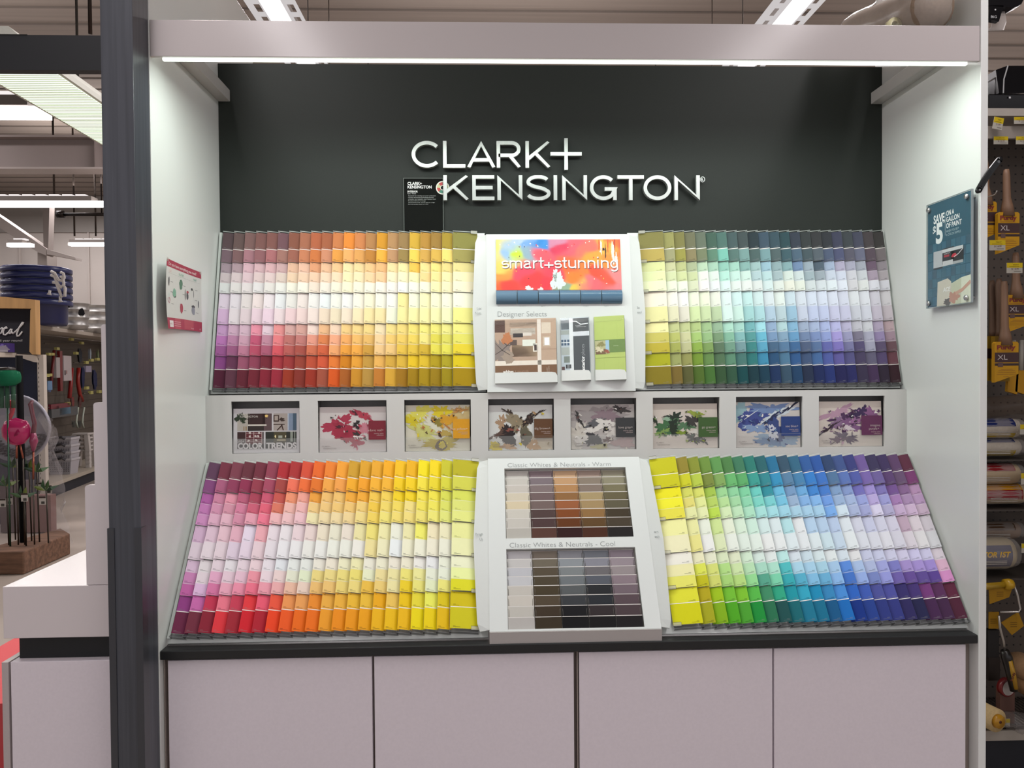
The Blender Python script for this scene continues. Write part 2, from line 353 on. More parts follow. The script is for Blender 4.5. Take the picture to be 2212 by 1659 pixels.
# booklet ledge
t = thing('booklet_ledge', (0, .48, -.315), 'white ledge box with eight cut-out pockets between the chip racks', 'ledge')
WN = [(-1.134, -.902), (-.840, -.605), (-.544, -.315), (-.255, -.027), (.031, .261), (.319, .554), (.612, .848), (.906, 1.141)]
m = MB(); c_ = 'd3d2cf'
m.box(-1.2195, 1.2195, .401, .409, -.101, -.0795, c_); m.box(-1.2195, 1.2195, .401, .409, -.330, -.280, c_)
xs = [-1.2195] + [v for w_ in WN for v in w_] + [1.2195]
for i in range(0, len(xs), 2): m.box(xs[i], xs[i+1], .401, .409, -.280, -.101, c_)
part('front_board', m, 'laminate', t)
m = MB(); m.box(-1.2195, 1.2195, .4092, .5705, -.0855, -.0795, c_); part('top_board', m, 'laminate', t)
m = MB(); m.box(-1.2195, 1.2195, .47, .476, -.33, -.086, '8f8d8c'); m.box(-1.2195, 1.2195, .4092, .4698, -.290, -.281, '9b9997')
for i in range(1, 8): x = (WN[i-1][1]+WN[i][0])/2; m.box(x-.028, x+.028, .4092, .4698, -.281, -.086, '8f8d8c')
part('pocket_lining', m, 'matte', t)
for a, b in WN:
    m = MB(); m.box(a+.001, b-.001, .4075, .4088, -.2795, -.230, 'd8d8d6'); part('retaining_lip', m, 'frosted_lip', t)

# counter and base cabinets
m = MB(); m.box(-1.2195, 1.2195, .003, .60, -.8398, -.8126, '191a1b'); solo('counter_top', m, 'counter_top', 'thin charcoal counter top under the paint chip racks', 'counter', bevel=.003)
for sgn, (dl, dr), lb in ((-1, ((-1.205, -.608), (-.601, -.006)), 'white two-door base cabinet below the warm chip racks'), (1, ((.010, .597), (.602, 1.194)), 'white two-door base cabinet below the cool chip racks')):
    x0, x1 = (-1.2195, .002) if sgn < 0 else (.003, 1.2195)
    t = thing('base_cabinet', ((x0+x1)/2, .3, -1.65), lb, 'cabinet', 'base cabinets')
    m = MB(); m.box(x0, x1, .046, .60, -1.65, -.8402, '8b7f78'); m.box(x0+.001, x0+.0035, .026, .046, -1.65, -.8405, 'a0948d'); part('carcass', m, 'door_laminate', t)
    for a, b in (dl, dr):
        m = MB(); m.box(a, b, .022, .045, -1.64, -.8480, 'e4dbe2'); part('door', m, 'door_laminate', t, .0015)

# dark post and its guards
t = thing('display_post', (-1.27, -.05, -1.65), 'tall dark grey wood-grain post at the end of the display', 'post')
m = MB(); m.box(-1.309, -1.222, -.10, -.001, -1.65, 1.45, '44464d'); part('shaft', m, 'dark_veneer', t, .001)
zt = at(240, 1141, -.1).z
for a, b in ((-1.3125, -1.294), (-1.239, -1.2195)):
    m = MB(); m.box(a, b, -.1035, -.1002, -1.64, zt, '3a3b40'); x = (a, a+.003) if a < -1.28 else (b-.0024, b)
    m.box(x[0], x[1], -.1001, -.07, -1.64, zt, '3a3b40'); part('corner_guard', m, 'plastic', t)

# neighbouring bay: stepped divider on a white shelf, recess, cabinet, dark header
t = thing('shelf_counter', (-1.5, .3, -.766), 'thick glossy white shelf counter of the next bay beyond the post', 'counter')
m = MB(); m.box(-1.663, -1.311, .0, .60, -.766, -.6155, 'dcd3d4'); part('slab', m, 'laminate', t, .0015)
m = MB(); m.box(-1.636, -1.311, .03, .58, -.835, -.7663, '131417'); part('plinth', m, 'matte', t)
t = thing('white_cabinet', (-1.5, .3, -1.65), 'white cabinet below the shelf counter of the next bay', 'cabinet')
m = MB(); m.box(-1.646, -1.311, .002, .60, -1.65, -.8352, 'e4dbe2'); part('front', m, 'door_laminate', t, .0015)
m = MB(); m.box(-1.670, -1.651, .0, .60, -1.65, -.8352, 'b9aead'); part('side_board', m, 'door_laminate', t, .001)
m = MB()
def step_poly():
    P = [(-1.311, -.6135), (-1.424, -.6135), (-1.424, -.324-.008)]
    for cx_, cz_ in ((-1.416, -.332), (-1.388, -.093), (-1.362, .133)):
        P += [(cx_+.008*math.cos(math.radians(q)), cz_+.008*math.sin(math.radians(q))) for q in (180, 150, 120, 90)]
        nx = {-1.416: -1.396, -1.388: -1.370}.get(cx_)
        if nx: P.append((nx, cz_+.008))
    return P + [(-1.311, .141)]
m.extr(step_poly()[::-1], 1, .0, .02, 'ded5d6'); solo('stepped_divider', m, 'laminate', 'white stepped divider panel standing on the shelf counter behind the post', 'divider')
t = thing('bay_header', (-1.8, .02, .868), 'black header beam of the next bay beyond the post', 'header')
m = MB(); m.box(-2.6, -1.310, .0, .03, .868, .967, '101115'); part('beam', m, 'matte', t)
m = MB(); a = at(60, 72, .002).x; m.box(-2.6, a, -.002, .031, .9672, .9685, '2a2620'); part('cap_strip', m, 'matte', t)
t = thing('strip_light', (-2.04, 1.55, 1.15), 'long lit fluorescent wrap light hanging beyond the black header beam', 'ceiling light')
m = MB(); m.box(-2.18, -1.90, .62, 2.45, 1.15, 1.153, 'f2ffe4'); part('lens', m, 'lamp_lens', t)
m = MB()
for k in range(92): m.box(-2.181, -1.899, .63+k*.0198, .634+k*.0198, 1.1488, 1.15, 'cfd8b8')
part('lens_ribs', m, 'matte', t)
m = MB(); m.extr([(-2.195, 1.153), (-2.195, 1.175), (-2.10, 1.26), (-1.98, 1.26), (-1.885, 1.175), (-1.885, 1.153)], 1, .61, 2.46, 'b9b8ae'); part('housing', m, 'matte', t)
for yy in (1.2, 2.2): m = MB(); m.tube([(-2.04, yy, 1.26), (-2.04, yy, CEIL+.02)], .006, '3a3633', 6); part('hanger', m, 'metal', t)

# ladder-slot luminaires in two rows
for ri, (rx, ys) in enumerate(ROWS):
    for k, ry in enumerate(ys):
        t = thing('ladder_luminaire', (rx, ry, 1.9), ('suspended slotted fluorescent luminaire over the warm chip racks', 'suspended slotted fluorescent luminaire over the cool chip racks')[ri], 'ceiling light', 'slotted luminaires over the ' + ('warm', 'cool')[ri] + ' side')
        y0, y1 = ry-1.22, ry+1.22
        m = MB(); m.box(rx-.058, rx+.058, y0+.01, y1-.01, 1.900, 1.903, 'fff4f4'); part('lens', m, 'lamp_tube', t)
        m = MB(); e = 'e6e0e0'
        for q in (-.118, -.062, .057, .112): m.box(rx+q, rx+q+.006 if q > 0 else rx+q+.007, y0, y1, 1.895, 1.925, e)
        n = 17
        for i in range(n+1):
            yy = y0 + (y1-y0-.03)*i/n
            m.box(rx-.112, rx-.062, yy, yy+.03, 1.897, 1.91, e); m.box(rx+.063, rx+.112, yy, yy+.03, 1.897, 1.91, e)
        m.box(rx-.128, rx-.1185, y0, y1, 1.893, 1.93, e) ; part('slotted_reflector', m, 'reflector_glow', t)  # reflector glow is put in for the tube light landing on it
        m = MB(); m.box(rx-.05, rx+.05, y0, y1, 1.93, 1.98, 'c9c4c2'); part('ballast_box', m, 'matte', t)
        for yy in (y0+.3, y1-.3): m = MB(); m.tube([(rx, yy, 1.98), (rx, yy, CEIL+.02)], .004, '6d6662', 6); part('hanger', m, 'metal', t)
# ------------------------------------------------------------------ swatch colours, one line per column from top to bottom
CHIPS = '''
UL
84,64,68 118,94,104 165,145,155 200,185,190 222,226,226 225,205,225 215,180,215 205,160,205 195,125,190 165,95,155 145,75,140 85,28,52
98,76,74 122,88,90 175,150,158 215,200,200 220,215,212 225,220,226 228,220,226 205,170,190 185,130,165 155,90,130 100,50,80 92,50,66
122,88,86 165,115,125 215,175,188 220,190,200 225,215,215 220,212,210 215,198,202 210,180,195 200,155,175 185,120,145 150,80,105 95,28,44
120,78,74 140,90,95 210,175,180 215,195,192 222,220,222 235,218,215 230,205,215 230,145,165 190,85,115 180,75,100 140,62,85 110,30,45
125,78,72 170,105,108 215,170,175 225,200,200 225,218,212 232,220,226 228,200,218 225,200,212 190,135,155 170,90,115 115,35,50 130,30,48
108,72,80 155,108,98 200,165,165 212,198,190 228,228,225 228,232,235 232,218,218 230,145,145 228,125,130 210,85,95 165,50,60 150,38,55
130,76,58 150,90,74 225,180,145 232,200,165 235,230,212 225,222,215 228,195,200 210,165,160 185,110,105 180,90,85 155,52,52 150,50,28
160,98,72 190,118,82 225,180,160 228,195,170 236,232,220 232,215,210 230,205,200 210,160,150 190,120,115 165,78,68 150,62,48 130,46,36
170,90,56 195,110,55 215,150,110 230,190,160 230,208,190 228,225,220 230,215,210 235,210,200 225,150,130 205,110,80 185,75,50 150,46,28
155,86,54 195,130,98 220,175,150 230,205,180 228,222,212 225,232,236 230,208,185 230,180,135 215,125,75 205,95,60 205,85,55 158,78,58
190,115,65 215,145,60 235,190,130 235,205,175 232,225,205 232,228,212 225,212,180 235,205,180 235,165,130 232,160,105 225,120,50 210,85,25
220,130,45 235,165,100 240,215,165 240,220,170 240,225,190 228,228,230 232,215,200 238,195,130 235,165,95 230,155,60 205,125,20 165,90,30
195,122,70 210,150,80 240,205,150 240,218,180 230,225,205 236,228,210 238,215,175 240,205,135 235,185,105 235,165,70 225,155,50 195,135,35
170,120,70 180,120,45 235,185,130 238,195,150 235,228,210 240,228,195 235,215,155 235,205,130 220,175,100 200,150,60 190,145,60 175,135,60
200,140,30 230,165,55 225,170,115 235,190,145 236,228,215 228,226,215 238,215,165 240,215,175 235,200,150 235,195,145 225,170,85 185,115,40
172,130,85 180,135,95 240,200,150 240,220,185 235,225,215 238,234,222 228,228,205 240,215,140 235,195,115 230,190,115 205,160,60 205,155,50
145,115,70 145,120,65 240,225,160 240,225,190 230,232,228 240,220,150 238,220,150 232,205,120 230,195,95 225,185,75 220,180,60 155,110,15
200,160,50 240,195,80 235,185,75 240,228,165 235,232,215 232,232,205 235,228,165 235,215,110 230,205,90 225,190,65 230,190,25 155,120,0
175,130,50 200,155,70 238,205,145 238,195,135 240,230,200 238,228,170 238,225,160 240,225,130 238,220,130 205,170,50 215,180,40 160,130,0
150,115,50 205,165,70 235,215,120 238,215,140 242,225,165 232,230,200 232,228,170 228,220,110 220,205,70 220,205,75 175,150,15 150,120,5
160,135,40 230,205,110 225,200,130 238,220,165 238,222,180 235,232,205 225,228,185 228,222,140 210,205,95 225,220,90 170,155,25 150,130,0
130,125,60 150,140,75 215,205,140 238,225,185 235,225,200 235,232,210 228,222,135 230,222,120 222,215,100 222,200,50 215,190,20 160,130,0
UR
124,118,64 175,155,80 215,220,150 220,225,165 228,230,180 238,225,205 228,222,150 235,228,165 205,190,95 185,170,60 165,165,30 130,115,30
145,142,85 150,148,110 190,190,155 200,208,170 222,228,208 235,232,215 210,208,180 190,195,135 180,185,105 160,165,85 150,155,95 115,95,40
120,116,65 145,140,65 180,185,130 200,208,150 228,235,215 235,232,235 220,215,205 195,200,150 200,200,155 185,185,140 145,145,85 85,85,45
105,105,80 130,120,85 165,175,140 190,200,160 205,210,180 225,232,205 205,220,165 175,195,125 165,195,115 140,170,75 115,145,50 75,100,35
95,105,90 110,118,90 185,205,175 230,232,215 232,225,218 225,232,205 200,215,170 160,190,140 150,185,130 125,155,90 100,135,75 65,105,45
60,88,76 88,125,105 160,195,175 205,222,215 222,225,228 225,225,212 175,195,160 150,180,150 120,150,115 90,115,90 80,110,80 48,78,48
72,105,98 115,180,165 140,190,175 165,215,200 205,228,225 212,228,228 215,232,228 175,218,195 130,180,155 110,150,130 90,135,110 45,80,60
62,82,84 80,110,105 165,205,190 195,222,215 220,228,222 205,228,228 190,222,212 160,205,200 130,180,180 115,150,155 70,115,110 8,66,70
58,70,72 115,150,148 130,170,165 200,222,212 220,225,222 185,222,222 155,200,200 115,175,180 85,150,150 60,130,130 45,115,115 15,52,62
28,44,52 70,92,92 155,185,185 170,190,195 218,220,218 205,225,225 170,212,215 160,215,225 105,180,205 90,160,190 60,135,170 15,55,75
55,75,92 115,150,155 150,185,200 185,218,220 200,222,225 210,218,228 170,190,215 145,170,200 120,150,185 70,100,130 40,78,115 20,45,85
48,72,84 75,92,95 140,165,170 160,180,185 215,220,215 222,232,222 185,205,205 175,205,210 130,160,185 85,120,155 75,115,145 50,75,95
32,64,72 55,85,95 130,165,170 210,222,210 225,225,212 190,212,222 150,185,208 130,175,205 100,150,190 60,100,145 45,85,135 25,60,95
42,50,66 72,95,115 110,135,170 195,208,215 222,228,215 212,216,226 195,202,215 155,170,195 110,130,165 75,90,120 60,80,115 30,42,68
42,48,50 62,78,86 150,165,178 155,172,180 195,205,210 205,215,232 185,195,225 165,180,210 120,140,185 85,110,150 65,100,150 20,35,82
42,42,46 78,88,98 75,90,105 150,162,172 205,212,218 208,215,232 185,195,225 165,180,220 140,155,205 95,100,165 75,88,155 30,45,105
34,38,46 72,84,110 155,170,195 185,195,208 218,228,232 212,218,232 195,195,220 180,180,225 160,150,210 120,110,180 90,85,150 25,25,75
52,54,78 72,76,108 170,165,190 205,212,232 218,222,238 202,205,225 190,190,218 180,175,205 150,150,185 115,115,155 80,78,125 32,34,88
52,58,64 84,82,98 165,165,185 200,198,205 198,195,205 218,222,224 195,198,205 188,188,195 120,115,135 80,72,108 66,58,88 48,40,66
62,64,84 100,102,125 160,165,178 195,202,208 220,225,220 216,220,228 205,210,222 205,208,215 165,165,185 155,155,175 92,88,112 62,42,76
66,58,62 84,70,82 105,85,105 165,150,168 215,215,228 205,200,215 195,185,205 178,165,190 150,135,175 92,80,110 85,72,110 45,34,52
56,52,52 118,108,112 150,140,148 175,165,172 215,212,220 215,210,212 200,188,192 190,165,172 165,140,155 108,80,88 105,66,76 52,28,36
LL
95,55,85 135,68,125 180,95,165 200,125,185 210,145,195 215,175,210 225,205,220 220,190,215 205,135,185 195,100,165 145,60,130 105,30,65
115,38,60 170,90,125 205,130,160 210,145,175 222,175,195 222,195,210 228,215,222 225,222,222 228,212,220 222,185,220 200,105,170 112,38,58
120,52,70 140,50,85 225,145,165 210,145,165 228,180,195 230,195,205 228,208,215 230,205,218 228,170,200 215,120,165 195,48,80 135,24,46
98,34,50 140,38,75 185,90,120 210,125,155 210,140,165 225,165,185 218,200,218 228,228,230 228,208,218 232,175,195 235,120,140 220,50,60
108,32,52 145,50,70 165,58,82 200,90,115 232,165,180 230,215,232 230,215,232 230,210,222 232,185,205 235,145,170 200,60,85 160,32,48
140,54,76 160,66,92 200,82,110 222,95,118 235,120,145 235,170,180 230,200,205 235,205,210 240,150,165 238,115,140 228,55,62 208,24,40
170,28,40 160,62,58 195,80,72 215,115,95 238,175,180 230,210,220 228,222,230 232,225,232 232,218,228 240,150,170 240,90,115 175,24,44
165,38,40 240,110,85 240,145,110 242,180,165 238,195,195 232,230,232 235,232,235 225,230,236 238,205,205 242,175,180 245,85,60 238,65,22
208,72,46 232,105,48 245,160,145 240,180,185 235,190,200 232,205,212 235,232,235 232,234,228 228,234,212 240,195,160 248,150,85 245,88,24
225,98,28 220,110,28 232,155,55 242,200,135 238,228,180 230,210,208 232,230,222 230,234,230 228,236,200 240,210,195 248,165,90 245,105,12
230,125,38 240,160,65 240,185,110 242,195,125 242,212,165 235,222,195 235,234,232 235,230,215 245,215,130 245,190,115 245,140,40 248,110,12
250,155,45 245,155,70 245,190,105 245,195,115 245,215,165 228,228,205 235,235,222 238,225,210 245,215,140 242,190,115 248,172,70 248,155,35
200,150,35 245,165,25 245,165,50 242,190,110 235,205,150 232,215,205 230,232,220 235,235,200 240,220,130 240,215,120 245,175,60 248,140,8
215,155,30 238,155,25 245,165,45 245,205,120 240,215,130 232,222,165 238,232,225 240,228,170 235,220,110 235,215,130 250,185,45 248,150,8
225,160,35 245,170,40 248,195,75 242,195,65 245,205,90 240,220,120 240,220,155 238,232,222 232,235,200 245,190,70 250,190,60 250,160,5
248,165,12 242,175,45 245,205,85 245,210,110 242,225,125 235,228,170 238,230,190 238,232,200 242,215,150 242,205,120 248,170,10 250,180,8
250,190,10 248,195,5 250,200,10 248,210,80 240,210,105 232,232,215 232,236,236 236,228,218 240,230,170 242,225,165 248,195,90 250,190,5
228,170,5 250,200,10 250,205,15 238,215,130 238,215,130 232,225,170 238,232,200 236,230,200 240,225,120 235,205,35 250,195,0 250,180,5
250,220,5 240,215,60 240,215,75 232,215,85 230,215,110 242,230,105 232,232,215 235,232,228 235,230,155 232,225,125 230,215,55 250,215,0
240,200,0 235,205,25 235,218,60 235,220,80 232,222,110 238,222,185 236,228,205 230,230,235 232,235,215 228,235,195 240,235,95 250,210,0
200,195,45 205,205,55 205,210,80 210,215,95 218,222,120 230,228,190 230,232,215 232,235,215 230,235,215 235,228,125 225,200,20 228,185,5
175,165,15 195,192,75 205,208,85 210,212,120 218,220,130 225,225,150 228,228,175 230,230,190 228,235,160 215,210,25 205,185,0 200,190,10
LR
190,185,0 195,190,0 230,220,15 235,228,40 225,215,70 240,235,160 235,230,190 238,232,220 238,230,175 228,225,105 222,220,50 208,205,0
140,125,35 200,200,25 205,205,85 222,212,115 222,222,155 228,228,165 232,225,140 240,232,185 222,228,85 195,190,5 180,165,0 165,165,10
130,138,38 178,195,65 215,220,110 222,228,150 228,235,185 230,235,220 235,236,232 232,232,215 215,222,120 210,215,110 160,195,5 130,175,0
105,138,52 118,132,52 160,190,70 180,205,95 185,215,75 205,225,150 218,228,185 215,232,190 180,222,135 160,210,115 115,190,45 75,165,15
90,145,75 125,160,85 160,210,140 190,222,145 220,232,180 232,234,212 232,234,225 228,228,200 215,228,165 190,220,130 125,195,40 72,160,40
72,122,64 100,175,105 140,205,160 160,210,165 190,225,190 215,235,215 222,235,225 210,238,210 185,228,185 150,220,150 85,185,70 5,140,50
55,115,85 88,165,100 125,205,160 140,210,170 170,222,190 200,232,215 222,235,225 215,232,228 165,215,200 85,165,140 60,140,100 30,110,75
30,115,105 50,150,140 105,200,190 120,210,200 165,220,220 210,230,232 235,235,236 232,236,236 180,230,210 125,212,175 40,165,130 10,75,75
28,92,100 40,130,140 40,140,155 120,205,205 165,220,228 222,232,236 232,235,238 190,232,230 80,190,195 50,170,180 15,150,165 0,100,110
25,105,145 45,140,185 100,180,215 115,190,220 150,205,225 180,222,228 215,230,236 222,228,238 175,218,235 85,175,205 45,165,195 10,115,145
45,75,98 85,125,160 115,150,190 150,175,205 170,205,225 228,232,236 230,232,235 200,222,238 165,205,235 130,190,228 15,140,185 0,108,142
40,95,125 65,125,170 105,165,215 130,175,225 165,205,232 180,208,235 222,232,240 215,232,238 170,215,228 105,175,215 50,135,190 0,85,135
40,85,150 45,120,195 60,130,205 130,180,232 165,205,232 180,205,230 200,225,232 232,236,238 165,195,235 140,185,235 70,140,215 10,105,185
35,80,155 55,110,190 65,120,200 110,155,225 120,170,232 185,200,230 195,210,232 205,222,240 90,140,220 65,115,200 40,100,195 0,45,130
35,58,100 75,110,150 125,155,195 150,175,210 205,222,235 222,234,238 228,236,236 235,230,225 165,195,235 150,175,230 60,90,180 30,60,140
55,75,130 85,110,175 130,150,200 160,178,215 170,185,215 210,210,225 215,218,230 200,205,230 180,190,220 120,135,195 75,80,155 40,52,125
48,52,115 75,85,160 110,105,180 150,160,215 160,165,210 190,195,225 212,214,226 200,205,232 160,165,220 150,155,220 75,78,158 45,52,125
105,82,145 115,95,165 155,140,205 180,165,215 215,210,235 212,212,228 225,225,232 205,205,230 125,125,195 110,95,170 50,42,105 40,34,90
50,40,80 105,90,150 125,115,180 155,155,210 175,170,205 205,200,220 205,205,220 210,205,230 165,145,205 100,75,150 66,48,115 28,28,72
58,42,88 88,60,110 115,80,145 165,125,180 200,170,205 190,165,185 215,205,215 205,200,235 165,145,210 92,72,145 115,55,120 64,28,72
90,60,100 100,75,110 135,100,145 170,140,180 205,180,210 222,210,218 225,224,225 200,200,235 160,140,210 90,65,145 85,40,85 62,28,66
95,40,64 125,60,115 190,150,190 200,165,205 205,180,200 212,205,215 215,215,222 230,215,215 222,180,205 215,145,200 92,30,58 75,22,48
NW
190,185,178 195,190,182 195,188,180 205,195,175 210,195,165 200,195,185 195,190,182 180,176,168
135,118,122 122,110,115 125,110,110 110,92,92 112,95,92 78,60,58 74,54,54 85,55,46
200,165,130 190,150,110 175,130,85 140,100,60 150,90,55 125,68,30 95,50,15 45,15,15
160,140,128 135,122,108 130,115,105 165,145,105 160,135,95 140,105,62 92,66,34 70,36,20
150,145,125 140,135,112 118,112,85 100,92,66 92,86,66 62,52,36 68,58,44 28,24,24
NC
200,198,200 195,192,190 190,190,195 195,195,198 195,190,182 200,194,185 190,186,178 180,176,172
130,120,108 110,102,88 85,75,60 75,66,50 68,58,40 80,68,52 60,48,34 55,45,30
150,152,158 140,145,150 125,130,132 110,116,120 88,92,94 55,58,62 14,14,18 6,6,8
125,130,138 135,135,145 108,105,108 88,92,102 36,38,42 38,42,48 48,40,42 10,8,10
150,138,148 150,138,145 150,140,142 138,122,130 115,100,108 88,72,78 74,60,64 22,18,20
'''
# ------------------------------------------------------------------ paint chip racks
# twelve swatches per column, top to bottom: rows of 2, 3, 2, 3, 2
CHIP = {}
for line in CHIPS.split('\n'):
    w = line.split()
    if len(w) == 1: CHIP[w[0]] = rows = []
    elif w: rows.append([tuple(int(q)/255 for q in c.split(',')) for c in w])
UL, UR, LL, LR, NW, NC = CHIP['UL'], CHIP['UR'], CHIP['LL'], CHIP['LR'], CHIP['NW'], CHIP['NC']
def hexrgb(h): return tuple(int(c, 16)/15 for c in h) if isinstance(h, str) else tuple(h)
def smooth(D):
    """Pale swatches vary gently from column to column: ease each towards its pale neighbours."""
    n = len(D); out = [list(r) for r in D]
    for c in range(n):
        for i in range(12):
            a = hexrgb(D[c][i])
            if .3*a[0]+.59*a[1]+.11*a[2] < .70: continue
            nb = [hexrgb(D[k][i]) for k in (c-1, c+1) if 0 <= k < n]; nb = [q for q in nb if max(abs(q[j]-a[j]) for j in range(3)) < .12]
            if nb: out[c][i] = tuple(.7*a[j] + .3*sum(q[j] for q in nb)/len(nb) for j in range(3))
    return out
UL, UR, LL, LR = smooth(UL), smooth(UR), smooth(LL), smooth(LR)
def srgb_lin(v): return tuple((x/12.92) if x <= 0.04045 else ((x+0.055)/1.055)**2.4 for x in v)
KALB = 0.97                                 # a swatch's own colour: what the photo shows, less the light on it
def paintc(h):
    return tuple(min(0.86, x/KALB) for x in (lin(h) if isinstance(h, str) else srgb_lin(h)))
import colorsys
def cname(h):
    r, g, b = hexrgb(h); H, S, V = colorsys.rgb_to_hsv(r, g, b); H *= 360
    if S < 0.09: return 'white' if V > 0.86 else ('pale grey' if V > 0.66 else ('grey' if V > 0.38 else ('charcoal' if V > 0.18 else 'black')))
    if H < 14 or H >= 345: n = 'red' if S > 0.5 else 'pink' if V > .6 else 'maroon'
    elif H < 40: n = ('orange' if S > .55 and V > .7 else 'peach' if V > .75 else 'brown')
    elif H < 66: n = ('yellow' if S > .5 and V > .75 else 'cream' if V > .78 else 'olive')
    elif H < 95: n = 'lime' if V > .6 else 'olive'
    elif H < 160: n = 'green' if S > .18 else 'sage'
    elif H < 190: n = 'teal' if V < .75 else 'aqua'
    elif H < 245: n = 'blue' if S > .2 else 'slate'
    elif H < 290: n = 'violet' if S > .2 else 'lilac'
    else: n = 'purple' if V < .7 else 'pink' if S < .25 else 'magenta'
    if n in ('cream', 'peach', 'lilac', 'sage', 'white'): return n
    if V < .38: return 'dark ' + n
    if S < .28 and V > .72: return 'pale ' + n
    return n
ORD = ['', 'first', 'second', 'third', 'fourth', 'fifth', 'sixth', 'seventh', 'eighth', 'ninth', 'tenth', 'eleventh', 'twelfth', 'thirteenth', 'fourteenth', 'fifteenth', 'sixteenth', 'seventeenth', 'eighteenth', 'nineteenth', 'twentieth', 'twenty-first', 'twenty-second']
SPLIT = [((.57,), .0024), ((.34, .67), .0013), ((.5,), .0007), ((.34, .67), .0016), ((.42,), .0024)]
NSW = [2, 3, 2, 3, 2]
rnd = random.Random(7)
class RackFr:
    """A tilted rack plane: a = world x, b = distance down the slope, h = out towards the viewer."""
    def __init__(s, top, bot):
        d = Vector((0, bot[0]-top[0], bot[1]-top[1])); s.len = d.length; s.S = d.normalized(); s.O = Vector((0, top[0], top[1])); s.N = Vector((0, s.S.z, -s.S.y))
    def __call__(s, p): return s.O + Vector((p[0], 0, 0)) + s.S*p[1] + s.N*p[2]
RK_U = RackFr((.563, .500), (.435, -.0755)); RK_L = RackFr((.395, -.315), (.046, -.806))
def card_mesh(m, x_out, x_in, b0, b1, hr, row, sw, side, lift=0.0):
    """One card. Its raised edge is at x_out, its tucked edge at x_in; swatches run down from b0 to b1."""
    h_lo = .0025; T = .0009; hb = .0045 + lift
    def P(u, v, k=0): return (x_out + (x_in-x_out)*u, b0 + (b1-b0)*v, hr*(1-u) + h_lo*u + hb*v + k)
    def Q(u0, u1, v0, v1, k, c):
        p = [P(u0, v0, k), P(u0, v1, k), P(u1, v1, k), P(u1, v0, k)]
        if side > 0: p = p[::-1]
        m.face(p, c)
    fr, lw = SPLIT[row]; H = b1-b0; cuts = [0] + list(fr) + [1]; edge = 'e6e0dc'
    for i, c in enumerate(sw):
        Q(0, 1, cuts[i], cuts[i+1], T, paintc(c)); r_, g_, b_ = hexrgb(c); lum = .3*r_+.59*g_+.11*b_
        tc = tuple(x*.36 for x in paintc(c)) if lum > .45 else tuple(.5*x+.12 for x in paintc(c))
        u = .10 if side < 0 else .12; vv = cuts[i+1]-.0042/H
        L = abs(x_in-x_out); l1 = .0075/L; l2 = (.017+.006*rnd.random())/L
        Q(u, u+l2, vv-.0011/H, vv, T+.00025, tc); Q(u, u+l1, vv-.0042/H, vv-.0030/H, T+.00025, tc)
        if i == 0 and lum > .3: Q(u, u+.005/L, cuts[0]+.004/H, cuts[0]+.005/H, T+.00025, tc)
        if i: Q(0, 1, cuts[i]-lw/H/2, cuts[i]+lw/H/2, T+.00015, tuple(min(.8, .45*x+.42) for x in paintc(c)) if lw < .002 else 'efe9e4')
    # edges and back
    e = [P(0, 0), P(0, 1), P(1, 1), P(1, 0)]; f = [P(0, 0, T), P(0, 1, T), P(1, 1, T), P(1, 0, T)]
    fs = [(0, 4, 5, 1)[::1], (1, 5, 6, 2), (2, 6, 7, 3), (3, 7, 4, 0), (0, 1, 2, 3)]
    m.add(e + f, fs, edge)
leftover = MB(); n_ind = 0
RACKS = [('muted warm', -1, RK_U, UL, .114, .0165, 'tilted white rack of muted red to olive paint chips above the booklet ledge'),
         ('muted cool', 1, RK_U, UR, .114, .0170, 'tilted white rack of olive to muted purple paint chips above the booklet ledge'),
         ('bright warm', -1, RK_L, LL, .1156, .0215, 'sloping white rack of bright purple to yellow paint chips on the counter'),
         ('bright cool', 1, RK_L, LR, .1156, .0220, 'sloping white rack of bright lime to plum paint chips on the counter')]
